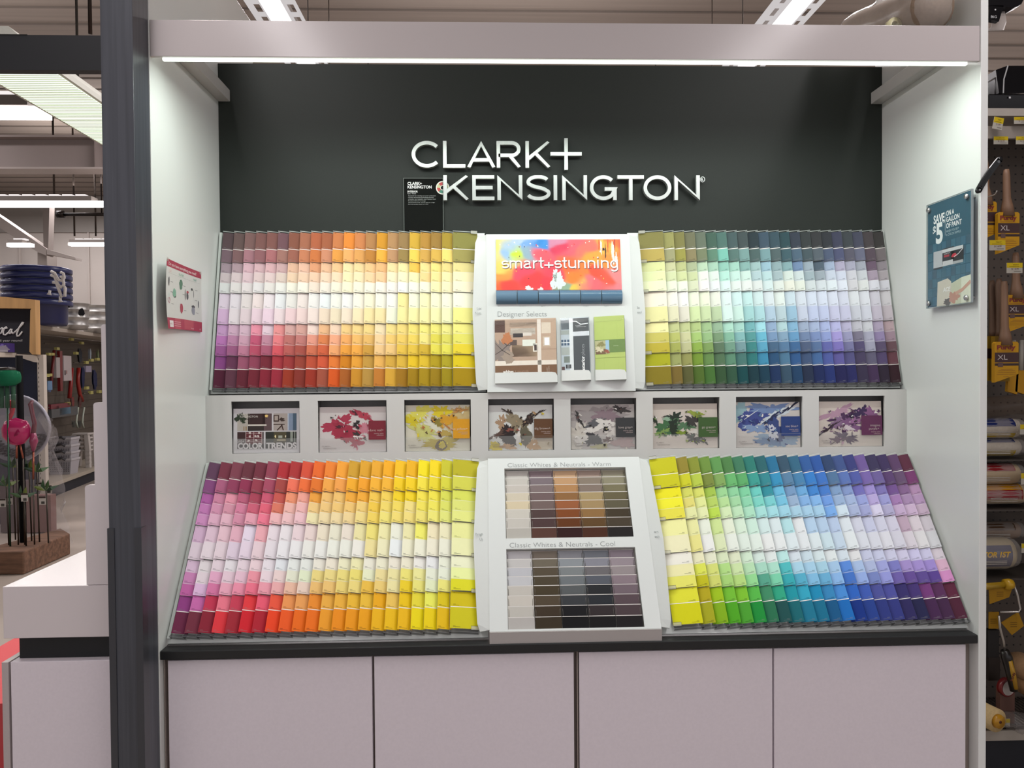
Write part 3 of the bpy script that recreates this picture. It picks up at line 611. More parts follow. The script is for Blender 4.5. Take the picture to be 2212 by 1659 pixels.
for nm, sd, fr, data, pit, hr, lb in RACKS:
    up = 'muted' in nm
    o = fr((sd*.75, fr.len, 0)); t = thing('swatch_rack', (sd*.75, o.y, o.z), lb, 'rack', 'paint chip racks')
    if sd < 0: xs = [-1.200+.03924*i for i in range(22)]; edges = [(xs[i], xs[i]+.0428) for i in range(21)] + [(-.376, -.289)]
    else: edges = [(.390, .302)] + [(.390+.039*i, .390+.039*i-.0426) for i in range(1, 22)]
    m = MB(fr); a, b = sorted((sd*1.2155, sd*.262)); m.box(a, b, 0.0, fr.len, -.006, 0, 'c9cdca'); m.box(*sorted((sd*1.2155, sd*1.2065)), .0, fr.len-.012, 0, .012, 'd4d8d4')
    part('backing_board', m, 'laminate', t)
    row_b = [.002+pit*r for r in range(6)]
    for ci, (xo, xi) in enumerate(edges):
        e = -sd*.0015
        m = MB(fr)
        def K(u, v, k): return (xo - e + (xi-xo)*u, v, hr*(1-u)+.0025*u + k)
        q = [K(0, -.0045, -.0006), K(0, -.0015, -.0006), K(1, -.0015, -.0006), K(1, -.0045, -.0006)]
        m.face(q if sd < 0 else q[::-1], 'c3c8c4')
        bb = row_b[5]+.001
        q = [K(0, bb, .001), K(0, bb+.011, .0135), K(1, bb+.011, .0135), K(1, bb, .001)]; m.face(q if sd < 0 else q[::-1], '3f3e42')
        q = [K(0, bb+.011, .0135), K(0, bb+.013, -.004), K(1, bb+.013, -.001), K(1, bb+.011, .0135)]; m.face(q if sd < 0 else q[::-1], '2c2b2e')
        m.tube([K(0, bb, .0012), K(0, bb+.011, .0137), K(1, bb+.011, .0137)], .0005, 'a9a9ad', 5)
        for r in range(5):
            q = [K(0, row_b[r], -.0008), K(0, row_b[r+1], -.0008+.0045), K(-.02, row_b[r+1], -.0008), K(-.02, row_b[r], -.005)]; m.face(q if sd < 0 else q[::-1], '8f9390')
        part('card_channel', m, 'clear_edge', t)
    xi, xo = (edges[21][1], edges[21][0]) if sd < 0 else (edges[0][1], edges[0][0])
    for r in range(6):
        b = row_b[r] if 0 < r < 5 else (.001 if r == 0 else row_b[5]-.001); hh = .0095 + (.0045 if r else 0)
        m = MB(fr); w_ = .0235; x0, x1 = sorted((xi, xi + (xo-xi)/abs(xo-xi)*w_)); g = .006; rr = .0025
        hh2 = lambda x: hh+.0005 + abs(x-xi)/abs(xo-xi)*(hr-.0025)
        loop = [(x0, b-g), (x1, b-g), (x1, b+g), (x0, b+g)] if sd > 0 else [(x1, b-g), (x0, b-g), (x0, b+g), (x1, b+g)]
        m.tube([(p[0], p[1], hh2(p[0])) for p in loop], .0007, '5a564c', 5); m.face([(x0, b-g, hh2(x0)), (x0, b+g, hh2(x0)), (x1, b+g, hh2(x1)), (x1, b-g, hh2(x1))], 'c9c7ba')
        part('clip_tab', m, 'clear_edge', t)
    for ci, (xo, xi) in enumerate(edges):
        k = ci+1 if sd < 0 else 22-ci; s0 = 0
        for r in range(5):
            sw = data[ci][s0:s0+NSW[r]]; s0 += NSW[r]
            single = (not up) or r >= 3 or k == 22
            if single: m = MB(fr)
            else: m = leftover; m.fr = fr
            j = rnd.uniform(-.0007, .0007)
            card_mesh(m, xo, xi, row_b[r]+.0006+j, row_b[r+1]-.0004+j, hr, r, sw, sd, rnd.random()**6*.004)
            if single:
                n_ind += 1
                solo('paint_card', m, 'card', '%s over %s paint card, %s row, %s from end panel, %s rack' % (cname(sw[0]), cname(sw[-1]), ORD[r+1], ORD[k], nm), 'paint card', 'paint cards in the %s rack' % nm)
o = solo('sample_cards', leftover, 'card', 'narrow paint cards filling the upper three rows of both muted racks', 'paint card'); o['kind'] = 'stuff'

# ------------------------------------------------------------------ centre panels
def wing(m, fr, x_in, x_out, n, b_top, b_bot, h_in, h_out, bow, sd, c):
    """Bowed white side plate from the panel edge back to the rack."""
    v = []
    for i in range(n+1):
        q = i/n; b = b_top + (b_bot-b_top)*q; w_ = x_out + sd*bow*(1-abs(2*q-1))**0.8
        if i in (0, n): w_ -= sd*.006
        v += [(x_in, b, h_in), (w_, b, h_out), (w_, b, h_out-.006), (x_in, b, h_in-.006)]
    fs = []
    for i in range(n):
        for j in range(4):
            f = (i*4+j, i*4+(j+1) % 4, (i+1)*4+(j+1) % 4, (i+1)*4+j); fs.append(f if sd > 0 else f[::-1])
    fs += [(0, 1, 2, 3)[::-sd], tuple(n*4+j for j in (0, 1, 2, 3))[::sd]]
    m.add(v, fs, c)
PW = .2575; cw = 'd9dcda'
FU = Fr((0, .390, -.0765), (1, 0, 0), (0, .100, .5605)); LU = math.hypot(.1, .5605)
t = thing('brochure_display', (0, .45, -.0765), 'white centre panel with bright splashed poster and brochure pockets', 'panel')
m = MB(FU); m.box(-PW, PW, 0, LU, -.035, 0, cw); part('face_board', m, 'laminate', t, .001)
for sd, ws in ((-1, ('Look', 'Natural')), (1, ('Be', 'Cool'))):
    m = MB(FU); wing(m, FU, sd*PW, sd*.294, 24, LU-.002, .010, -.004, -.022, .013, sd, cw); w_ = part('wing', m, 'laminate', t)
    m = MB(FU)
    for i, s_ in enumerate(ws): m.text(s_, sd*.279, LU*.52-i*.017, '8f9494', .0085, None, -.0105, 'c')
    part('wing_print', m, 'ink', w_)
def splash_col(x, y):
    """Soft colour field of the poster, x and y in 0..1."""
    S = [(.0, .9, 'ead56a'), (.05, .5, 'efd060'), (.12, .75, '8fb4dd'), (.2, .95, 'a9bfe0'), (.17, .72, 'c4d92a'), (.25, .88, '6f9fd8'), (.33, .97, '1d80cc'), (.38, .88, '2b86d0'), (.27, .68, '8aa6b4'), (.46, .97, 'c9809c'), (.5, .85, 'd1274c'), (.4, .7, 'e8505e'), (.6, .9, 'f05766'), (.72, .8, 'f0685a'), (.8, .62, 'f59a32'), (.88, .85, 'f0a038'), (.93, .95, 'e06a2a'), (.99, .9, 'ee4030'), (.9, .55, 'f08a30'),
         (.05, .3, 'f0903c'), (.02, .1, 'ee5a2c'), (.2, .35, 'e84058'), (.3, .2, 'e83438'), (.12, .1, 'e83c34'), (.45, .4, 'ef3a50'), (.42, .12, 'e93040'), (.58, .5, 'f0602c'), (.6, .25, 'f07a24'), (.57, .08, '8aa68c'), (.62, .04, 'e8c04a'), (.7, .4, 'f07830'), (.72, .15, 'ee6a70'), (.8, .3, 'e8482c'), (.85, .2, 'e05038'), (.95, .3, 'f08080'), (.95, .08, 'f07a80'), (.78, .07, 'ec6068')]
    wx = x + .03*math.sin(y*9+x*4) + .02*math.sin(x*31+y*7); wy = y + .05*math.sin(x*13+1) + .03*math.sin(y*23+x*17)
    tot = 0; acc = [0, 0, 0]
    for sx, sy, c in S:
        d = ((wx-sx)**2*4.2 + (wy-sy)**2); w_ = 1/(d+.0012)**2.4; tot += w_; L = lin(c)
        for i in range(3): acc[i] += L[i]*w_
    return tuple(q/tot for q in acc)
a0, b1 = on(1071, 518, FU); a1, b0 = on(1343, 626, FU)
t2 = thing('splash_poster', FU(((a0+a1)/2, b0, 0)), 'bright red, blue and orange splashed paint poster with white lettering', 'poster')
m = MB(FU); m.box(a0, a1, b0, b1, .0003, .0022, 'd0d0cc'); part('card', m, 'ink', t2)
m = MB(FU); nx, ny = 110, 46; pw, ph = a1-a0, b1-b0
for i in range(nx):
    for j in range(ny): m.rect(a0+pw*i/nx, a0+pw*(i+1)/nx, b0+ph*j/ny, b0+ph*(j+1)/ny, .0026, splash_col((i+.5)/nx, (j+.5)/ny))
rs = random.Random(4)
def pp(x, y): return a0+pw*x, b0+ph*y
for x, y, rx, ry, c, sd_ in ((.49, .17, .045, .19, 'd4e2dd', 3), (.47, .3, .02, .1, 'd4e2dd', 6), (.26, .02, .03, .06, 'f2e3df', 9), (.35, .0, .02, .05, 'efdcd8', 2), (.94, .72, .012, .2, 'fae8d0', 5), (.845, .85, .006, .16, 'fbf0dc', 8), (.965, .6, .01, .12, 'f5e6da', 11)):
    p = pp(x, y); m.blob(p[0], p[1], pw*rx, ph*ry, c, .0029, sd_, .35)
for i in range(60):
    x, y = (rs.uniform(.03, .97), rs.uniform(.03, .97)); p = pp(x, y); c = rs.choice(('fbeee4', '3a1a18', 'f6d8c8', 'e8342e', 'f8b84a')); m.blob(p[0], p[1], pw*.004*rs.uniform(.4, 1.6), ph*.012*rs.uniform(.4, 1.5), c, .0029, i, .5, 12)
for x, y, l, w_, c in ((.83, .9, .25, .006, 'e05a20'), (.86, .86, .3, .007, 'f5b040'), (.9, .9, .25, .006, 'd9531e'), (.93, .8, .35, .005, 'fad9a0'), (.88, .75, .3, .004, '2a1512'), (.955, .9, .35, .005, 'c03a20')):
    p = pp(x, y); m.blob(p[0], p[1], pw*w_, ph*l*.5, c, .00285, int(x*999), .4)
p = pp(.865, .8); m.blob(p[0], p[1], pw*.014, ph*.022, '1d1210', .003, 77, .5, 20, .4)
m.v = [FU((min(max((v-FU.O).dot(FU.X), a0), a1), min(max((v-FU.O).dot(FU.U), b0), b1), (v-FU.O).dot(FU.N))) for v in m.v]
part('painting', m, 'ink', t2)
m = MB(FU); ta, tb = on(1083, 581, FU); te = on(1334, 581, FU)[0]; sc_ = (te-ta)/19.45; XH = 3.05; SWD = .62
def lower(ch):
    """Strokes of a light rounded lower-case letter, x-height 3.05; returns (width, strokes)."""
    r = SWD/2; X = XH-r
    if ch == 's': return 1.75, [arc(.88, X-.68, .66, .68, 25, 235, 12) + arc(.88, r+.74, .72, .74, 55, -155, 14)]
    if ch == 'm': return 3.2, [[(r, 0), (r, XH)], [(r, 1.9)] + arc(r+.62, X-.62, .62, .62, 175, 0, 10) + [(r+1.24, 0)], [(r+1.24, 1.9)] + arc(r+1.86, X-.62, .62, .62, 175, 0, 10) + [(r+2.48, 0)]]
    if ch == 'n' or ch == 'u':
        st = [[(r, 0), (r, XH)], [(r, 1.8)] + arc(r+.72, X-.74, .72, .74, 175, 0, 12) + [(r+1.44, 0)]]
        return 2.2, st if ch == 'n' else [[(r+1.44-(x-r), XH-y) for x, y in q] for q in st]
    if ch == 'a': return 2.1, [arc(.88, X-.62, .62, .62, 165, 0, 10) + [(1.5, .55)] + arc(1.85, .62, .35, .33, 180, 265, 5), [(1.5, 1.72), (.95, 1.6)] + arc(.80, .86, .56, .60, 95, 280, 10) + arc(1.0, .95, .52, .68, 285, 360, 6)]
    if ch == 'r': return 1.35, [[(r, 0), (r, XH)], [(r, 1.7)] + arc(r+.85, X-.85, .85, .88, 175, 88, 8)]
    if ch == 't': return 1.35, [[(.62, 4.1), (.62, .75)] + arc(1.07, .72, .45, .42, 180, 275, 6), [(.05, X), (1.2, X)]]
    if ch == '+': return 2.25, [[(1.05, .15), (1.05, 2.35)], [(0, 1.25), (2.1, 1.25)]]
    if ch == 'i': return .85, [[(r, 0), (r, XH)], [(r, 3.75), (r, 4.25)]]
    if ch == 'g': return 2.05, [('closed', arc(.92, XH/2, .70, XH/2-r, 0, 350, 24)), [(1.66, XH), (1.66, -.1)] + arc(.93, -.15, .73, .82, 0, -150, 12)]
def word(m, a, b, kx, ky, w_, h, c):
    for ch in 'smart+stunning':
        wd, st = lower(ch)
        for i, q in enumerate(st):
            cl = q[0] == 'closed'; q = q[1] if cl else q
            m.ribbon([(a+x*kx, b+y*ky) for x, y in q], w_, h, h+.0005+.0001*i, c, cl)
        a += wd*kx
tot = sum(lower(ch)[0] for ch in 'smart+stunning'); kx = (te-ta)/(tot-.3); ky = .0305/XH
word(m, ta+.0014, tb-.0016, kx, ky, .0054, .0030, '5a2420'); word(m, ta, tb, kx, ky, .0050, .0038, 'f7f4ec')
part('lettering', m, 'ink', t2)
# roller tubes of sheen samples
ra0, rb = on(1071, 628, FU); ra1, rb2 = on(1344, 656, FU)
for i in range(6):
    x0 = ra0 + (ra1-ra0)*i/6 + .0012; x1 = ra0 + (ra1-ra0)*(i+1)/6 - .0012; R = (rb-rb2)/2
    m = MB(FU); prof = []; nseg = 20
    for j in range(nseg):
        t0, t1 = PI*(j/nseg), PI*((j+1)/nseg)
        pt = lambda q, x: (x, (rb+rb2)/2 + R*math.cos(q), .0005 + R*.75*math.sin(q))
        m.face([pt(t0, x0), pt(t1, x0), pt(t1, x1), pt(t0, x1)], '54728a')
    m.add([pt(PI*j/nseg, x0) for j in range(nseg+1)], [tuple(range(nseg+1))], '3f5668'); m.add([pt(PI*j/nseg, x1) for j in range(nseg+1)], [tuple(range(nseg, -1, -1))], '3f5668')
    m.s = [True]*len(m.s)
    solo('sheen_sample', m, ['matte', 'card', 'plastic', 'plastic', 'gloss', 'gloss'][i], 'slate blue half-round sheen sample, %s along the row under the splashed poster' % ORD[i+1], 'paint sample', 'sheen samples under the poster')
m = MB(FU)
for px, s_ in ((1075, 'flat'), (1122, 'flat enamel'), (1168, 'eggshell'), (1214, 'satin'), (1259, 'semi-gloss'), (1305, 'hi-gloss')):
    a, b = on(px, 662, FU); m.text(s_, a, b, 'a2a8a6', .0036, None, .0006)
a, b = on(1075, 684, FU); e = on(1181, 684, FU)[0]; m.text('Designer Selects', a, b, '8d9292', .0185, e-a, .0006, off=-.01)
part('panel_print', m, 'ink', t)
# brochure pockets: raised at the far edge, flush at the near one
PK = [(1068, 1209, 689, 828, 'br'), (1210, 1281, 686, 823, 'ex'), (1282, 1357, 683, 822, 'gr')]
def lite(c): return c
for px0, px1, py0, py1, kd in PK:
    a0, b1 = on(px0, py0, FU); a1, b0 = on(px1-6, py1, FU); w_ = a1-a0; hgt = b1-b0
    yw = math.atan2(.022, w_)
    f = FU.sub(a0, b0, .002, 0, 0, -yw); f = Fr(f.O, FU.X*math.cos(yw)+FU.N*math.sin(yw), FU.U); w2 = w_/math.cos(yw)
    m = MB(f); m.box(0, w2, 0, hgt*.10, -.001, .004, 'd9dbd8'); m.add([(w2-.02, hgt*.155, .004), (0, hgt*.165, .004), (0, hgt*.10, .004), (w2, hgt*.10, .004), (w2-.006, hgt*.145, .004)], [(0, 1, 2, 3, 4)], 'd9dbd8')
    pk = part('brochure_pocket', m, 'laminate', t)
    m = MB(FU); m.add([(a1, b0, .0005), (a1, b0, .024), (a1, b1-.004, .024), (a1, b1-.004, .0005), (a1+.003, b0, .0005), (a1+.003, b1-.004, .0005)], [(0, 1, 2, 3), (1, 4, 5, 2)], 'c4c7c4'); part('pocket_side', m, 'laminate', pk)
    m = MB(f); m.tube([(0, hgt*.90, .0045), (w2*.86, hgt*.905, .0045), (w2*.96, hgt*.935, .0045), (w2, hgt*.985, .0045)], .0008, '6a6662', 6); m.face([(0, hgt*.90, .0043), (w2*.86, hgt*.905, .0043), (w2*.96, hgt*.935, .0043), (w2, hgt*.985, .0043), (0, hgt*.985, .0043)], 'cfcfca'); part('clear_lip', m, 'clear_plastic', pk)
    g = .0008; H = hgt; X = w2
    lb = {'br': 'tan room-photo brochure in the first white pocket under the poster', 'ex': 'dark grey house-photo brochure in the middle white pocket', 'gr': 'lime green brochure in the last white pocket beside the wing'}[kd]
    b = thing('brochure', f((X/2, H*.1, .001)), lb, 'brochure', 'brochures in the centre pockets')
    m = MB(f); m.box(.001, X-.001, H*.03, H*.985, .0005, .0021, {'br': 'c9b29f', 'ex': 'c9d2d6', 'gr': 'b7c874'}[kd]); part('cover', m, 'card', b)
    m = MB(f); q = lambda x0, x1, y0, y1, c, k=1: m.rect(X*x0, X*x1, H*y0, H*y1, .0021+.00022*k, c)
    if kd == 'br':
        q(.005, .69, .34, .97, 'b59a86'); q(.005, .17, .78, .97, '6b5048'); q(.25, .68, .86, .93, 'c8b09c'); q(.26, .66, .74, .84, 'e6dacb'); q(.3, .46, .70, .76, '3a3434', 2); q(.46, .6, .72, .77, 'd8cfc4', 2); q(.28, .68, .40, .58, 'cdb596'); q(.45, .66, .56, .66, 'dfe2d6', 2); q(.25, .36, .58, .66, '5c4c46', 2); q(.62, .70, .47, .60, 'e8e0d2', 2); q(.64, .68, .49, .58, '4a3c38', 3)
        m.blob(X*.2, H*.68, X*.07, H*.10, 'b9764c', .0026, 3, .3); m.blob(X*.1, H*.5, X*.12, H*.2, '8a7d76', .0025, 8, .35); m.blob(X*.22, H*.40, X*.1, H*.09, 'a08f80', .0026, 5, .3)
        for (x0, y0, x1, y1) in ((0, .62, .25, .43), (0, .44, .25, .62), (.15, .62, .25, .58)): m.ribbon([(X*x0, H*y0), (X*(x0+x1)/2, H*((y0+y1)/2-.02)), (X*x1, H*y1)], .0018, .0026, .0028, '2c2220')
        q(.75, .995, .34, .97, 'bba08a'); q(.76, .91, .75, .92, 'd8c9b6', 2); q(.78, .90, .55, .70, 'cdbba6', 2); q(.805, .885, .57, .685, 'efeef2', 3); q(.75, .995, .505, .51, '8a6f5e', 2)
        q(.69, .75, .03, .97, 'e2d8cd', 2); q(.005, .995, .27, .34, 'e6dccf', 2); q(.005, .69, .05, .27, '7a5940'); q(.75, .995, .05, .27, '7a5940')
        m.text('whites', X*.13, H*.155, 'f3efe8', .0100, X*.17, .003, off=.03); m.text('+ neutrals', X*.32, H*.155, 'c9a992', .0100, X*.22, .003, off=-.02)
        m.text('CLARK+', X*.845, H*.15, 'd8c8b8', .0028, H*.08, .003, rot=PI/2); m.text('KENSINGTON', X*.875, H*.15, 'd8c8b8', .0028, H*.10, .003, rot=PI/2)
    elif kd == 'ex':
        q(.01, .30, .05, .95, 'b9c4cc'); q(.01, .3, .8, .95, '7d878c', 1); q(.01, .3, .72, .79, '9fa7a3', 2); q(.02, .3, .55, .64, '4b6078', 2); q(.1, .12, .55, .64, 'e6ecee', 3); q(.2, .22, .55, .64, 'e6ecee', 3); q(.02, .3, .59, .6, 'e6ecee', 3); q(.02, .3, .40, .52, 'a9b0ac', 2); q(.1, .3, .28, .38, '7c8680', 2); q(.16, .34, .19, .25, '2c3136', 3); q(.02, .12, .05, .22, '5c4444', 2)
        for i in range(1, 4): q(.16+i*.045-.004, .16+i*.045+.004, .19, .25, 'dfe4e6', 4)
        q(.30, .43, .05, .97, 'dfe4e6', 2); q(.43, .98, .76, .97, '54585b'); q(.43, .98, .69, .76, 'd6dbe0', 2); q(.43, .98, .05, .69, '4d5256')
        m.ribbon([(X*.35, H*.93), (X*.55, H*.92), (X*.7, H*.87), (X*.95, H*.88)], .003, .0026, .0028, 'eef2f4')
        m.text('exterior', X*.80, H*.14, 'f2f3f3', .0108, H*.23, .003, rot=PI/2, off=.03); m.text('places', X*.80, H*.385, 'c3c7ca', .0108, H*.17, .003, rot=PI/2, off=-.02)
        m.text('CLARK+', X*.52, H*.845, 'e2e4e5', .0026, X*.2, .003); m.text('KENSINGTON', X*.56, H*.825, 'e2e4e5', .0026, X*.32, .003)
    else:
        q(.01, .99, .42, .62, '6f8a4e'); q(.02, .48, .40, .61, 'b7b58a', 2); q(.36, .48, .45, .61, '9fc0d6', 3); q(.04, .36, .40, .48, '7a6248', 3); m.blob(X*.22, H*.55, X*.1, H*.04, '8f8a5a', .003, 3, .4); m.blob(X*.15, H*.47, X*.12, H*.04, 'd8cfae', .0031, 9, .5); m.blob(X*.4, H*.44, X*.07, H*.03, '9c5c4a', .0031, 12, .4)
        m.text('exterior', X*.62, H*.515, 'd2dcbc', .003, X*.16, .003); q(.01, .99, .34, .345, '9aab5c', 2); q(.01, .99, .40, .403, 'c9d88c', 2); q(.3, .303, .05, .34, 'a8ba64', 2); q(.75, .753, .05, .34, 'a8ba64', 2); q(.3, .303, .62, .88, 'a8ba64', 2); q(.75, .753, .62, .88, 'a8ba64', 2)
    m.v = [f((min(max((v-f.O).dot(f.X), .0012), X-.0012), min(max((v-f.O).dot(f.U), H*.04), H*.984), (v-f.O).dot(f.N))) for v in m.v]
    part('cover_print', m, 'ink', b)
# neutral sample panel on the counter
FL = Fr((0, .013, -.778), (1, 0, 0), (0, .330, .478)); LL_ = math.hypot(.33, .478)
t = thing('neutral_display', (0, .05, -.8126), 'white sloping centre panel with two grids of neutral sample cards', 'panel')
GR = [((1090, 1012), (1352, 1011), (1369, 1159), NW, 'warm', 'Classic Whites & Neutrals - Warm', (1096.7, 1011), 1320), ((1093.5, 1186), (1373, 1183), (1391, 1354), NC, 'cool', 'Classic Whites & Neutrals - Cool', (1101, 1184.5), 1329.5)]
holes = []
for tl, tr, br, dat, nm, ttl, tp, te in GR:
    a0, b1 = on(tl[0], tl[1], FL); a1 = on(br[0], br[1], FL)[0]; b0 = on(br[0], br[1], FL)[1]; holes.append((a0, a1, b0, b1))
(ha0, ha1, wb0, wb1), (hc0, hc1, cb0, cb1) = holes; A0, A1 = min(ha0, hc0), max(ha1, hc1)
m = MB(FL)
m.box(-PW, A0, 0, LL_, -.012, 0, cw); m.box(A1, PW, 0, LL_, -.012, 0, cw); m.box(A0, A1, 0, cb0, -.012, 0, cw); m.box(A0, A1, cb1, wb0, -.012, 0, cw); m.box(A0, A1, wb1, LL_, -.012, 0, cw); part('face_board', m, 'laminate', t)
m = MB(FL); m.box(A0-.01, A1+.01, .01, LL_-.01, -.032, -.027, 'b8b6b2'); part('pocket_back', m, 'matte', t)
m = MB(); m.box(-PW, PW, .008, .014, -.8125, -.7785, 'aea8a5'); part('front_lip', m, 'laminate', t)
for sd, ws in ((-1, ('Brighten', 'Up')), (1, ('Start', 'Fresh'))):
    m = MB(FL); wing(m, FL, sd*PW, sd*.292, 24, LL_-.004, .006, -.002, -.018, .014, sd, cw); w_ = part('wing', m, 'laminate', t)
    m = MB(FL)
    for i, s_ in enumerate(ws): m.text(s_, sd*.279, LL_*.53-i*.017, '8f9494', .0085, None, -.008, 'c')
    part('wing_print', m, 'ink', w_)
m = MB(FL)
for tl, tr, br, dat, nm, ttl, tp, te in GR:
    a, b = on(tp[0], tp[1]-1.5, FL); e = on(te, tp[1], FL)[0]; m.text(ttl, a, b, '8d9090', .0158, e-a, .0006, off=-.012)
part('panel_print', m, 'ink', t)
for (a0, a1, b0, b1), (tl, tr, br, dat, nm, *_x) in zip(holes, GR):
    last = .20; step = (b1-b0)*(1-last)/7
    tops = [b1 - i*(b1-b0)*(1-last)/7.0*(.93+.02*i) for i in range(8)]
    for ci in range(5):
        x0 = a0 + (a1-a0)*ci/5 + .0009; x1 = a0 + (a1-a0)*(ci+1)/5 - .0009
        for r in range(8):
            top = tops[r]; bot = tops[r+1]-.010 if r < 7 else b0+.001; c = dat[ci][r]; hb = -.0245 + .0026*r
            m = MB(FL); v = [(x0, bot, hb+.0010), (x1, bot, hb+.0010), (x1, top-.002, hb+.0062), (x0, top-.002, hb+.0062)]
            m.face(v, paintc(c)); m.add([(x0, top-.002, hb+.0062), (x1, top-.002, hb+.0062), (x1, top, hb+.0064), (x0, top, hb+.0064)], [(0, 1, 2, 3)], 'd9d4d0')
            m.add([(x0, bot, hb), (x1, bot, hb), (x1, top, hb+.0054), (x0, top, hb+.0054)], [(3, 2, 1, 0)], 'd0ccc8'); m.add([(x0, top, hb+.0054), (x1, top, hb+.0054), (x1, top, hb+.0064), (x0, top, hb+.0064)], [(0, 1, 2, 3)[::-1]], 'd9d4d0')
            rr, gg, bb = hexrgb(c); lum = (rr+gg+bb)/3; tc = tuple(x*.4 for x in paintc(c)) if lum > .4 else tuple(.6*x+.05 for x in paintc(c))
            for u0, u1, dv in ((.10, .36, .009), (.84, .93, .0045)): m.face([(x0+(x1-x0)*u0, top-dv-.0012, hb+.0064-(dv+.0012)*.22), (x0+(x1-x0)*u1, top-dv-.0012, hb+.0064-(dv+.0012)*.22), (x0+(x1-x0)*u1, top-dv, hb+.0064-dv*.22), (x0+(x1-x0)*u0, top-dv, hb+.0064-dv*.22)], tc)
            solo('neutral_card', m, 'card', '%s neutral card, %s row down, %s column from the bright warm rack, %s grid' % (cname(c), ORD[r+1], ORD[ci+1], nm), 'sample card', 'neutral cards in the %s grid' % nm)
            k_ = hb+.0068; dk = '57524c' if lum > .35 else '77726c'; g = .0035
            if r < 7:
                for xa, xb in ((x0+g, x0), (x1-g, x1)): m = MB(FL); m.tube([(xa, bot+.004, k_-.004), (xa, top-.010, k_-.0018), (xb, top-.010, k_-.0018)], .0005, dk, 4); part('card_clip', m, 'plastic', t)
# ------------------------------------------------------------------ booklets in the ledge pockets
FG = wall_fr(.4104)
def booklet(i, top, lb, base, blobs, sq, sqc, title, sub2=None, extra=None):
    a0, a1 = WN[i][0]+.0022, WN[i][1]-.004; b0, b1 = -.2795, top; w_, h_ = a1-a0, b1-b0
    f = FG.sub(a0, b0, 0, 0, -.05)
    t = thing('color_booklet', f((w_/2, 0, -.002)), lb, 'booklet', 'paint booklets in the ledge')
    m = MB(f); m.box(0, w_, 0, h_, -.005, 0, base); part('cover', m, 'card', t)
    m = MB(f); L = 0
    for (x, y, rx, ry, c, sd_, jag, rot) in blobs:
        L += 1; mx_ = max(rx, ry)*(1+jag)
        m.blob(w_*x, h_*y, w_*rx, h_*ry, c, .00012+.00009*L, sd_, jag, 72, rot)
    r = random.Random(i*17+3)
    if blobs:
        pal = [b[4] for b in blobs] + ['e6e2de']
        for k in range(46):
            q = r.choice(blobs); x = q[0]+r.uniform(-1.15, 1.15)*q[2]; y = q[1]+r.uniform(-1.1, 1.1)*q[3]
            if .02 < x < .98 and .02 < y < .98:
                L += 1; m.blob(w_*x, h_*y, w_*.012*r.uniform(.4, 2.2), h_*.016*r.uniform(.4, 2.0), r.choice(pal), .00012+.00009*L, k, .6, 16, r.uniform(-1, 1))
    H0 = .00012+.00009*(L+2)
    if extra: extra(m, w_, h_, H0)
    if sq:
        x0, x1, y0, y1 = sq; m.rect(w_*x0, w_*x1, h_*y0, h_*y1, H0, sqc); tw = w_*(x1-.035); yy = h_*(y0+(y1-y0)*.44)
        m.text(title, tw, yy, 'dccfc9', .0082, None, H0+.0003, 'r', off=-.015)
        if sub2: m.text(sub2, tw-.004, yy-.0115, 'dccfc9', .0082, None, H0+.0003, 'r', off=-.015); yy -= .0115
        m.text('interior paint', tw, yy-.0095, 'bfaaa6', .0042, None, H0+.0003, 'r'); m.text('collection', tw, yy-.0155, 'bfaaa6', .0042, None, H0+.0003, 'r')
        m.text('CLARK+', w_*.045, h_*.115, '7a7472', .0045, w_*.12, H0+.0003); m.text('KENSINGTON', w_*.065, h_*.068, '7a7472', .0045, w_*.19, H0+.0003)
    m.v = [f(( min(max((v-f.O).dot(f.X), .0004), w_-.0004), min(max((v-f.O).dot(f.U), .0004), h_-.0004), (v-f.O).dot(f.N))) for v in m.v]
    part('cover_print', m, 'ink', t)
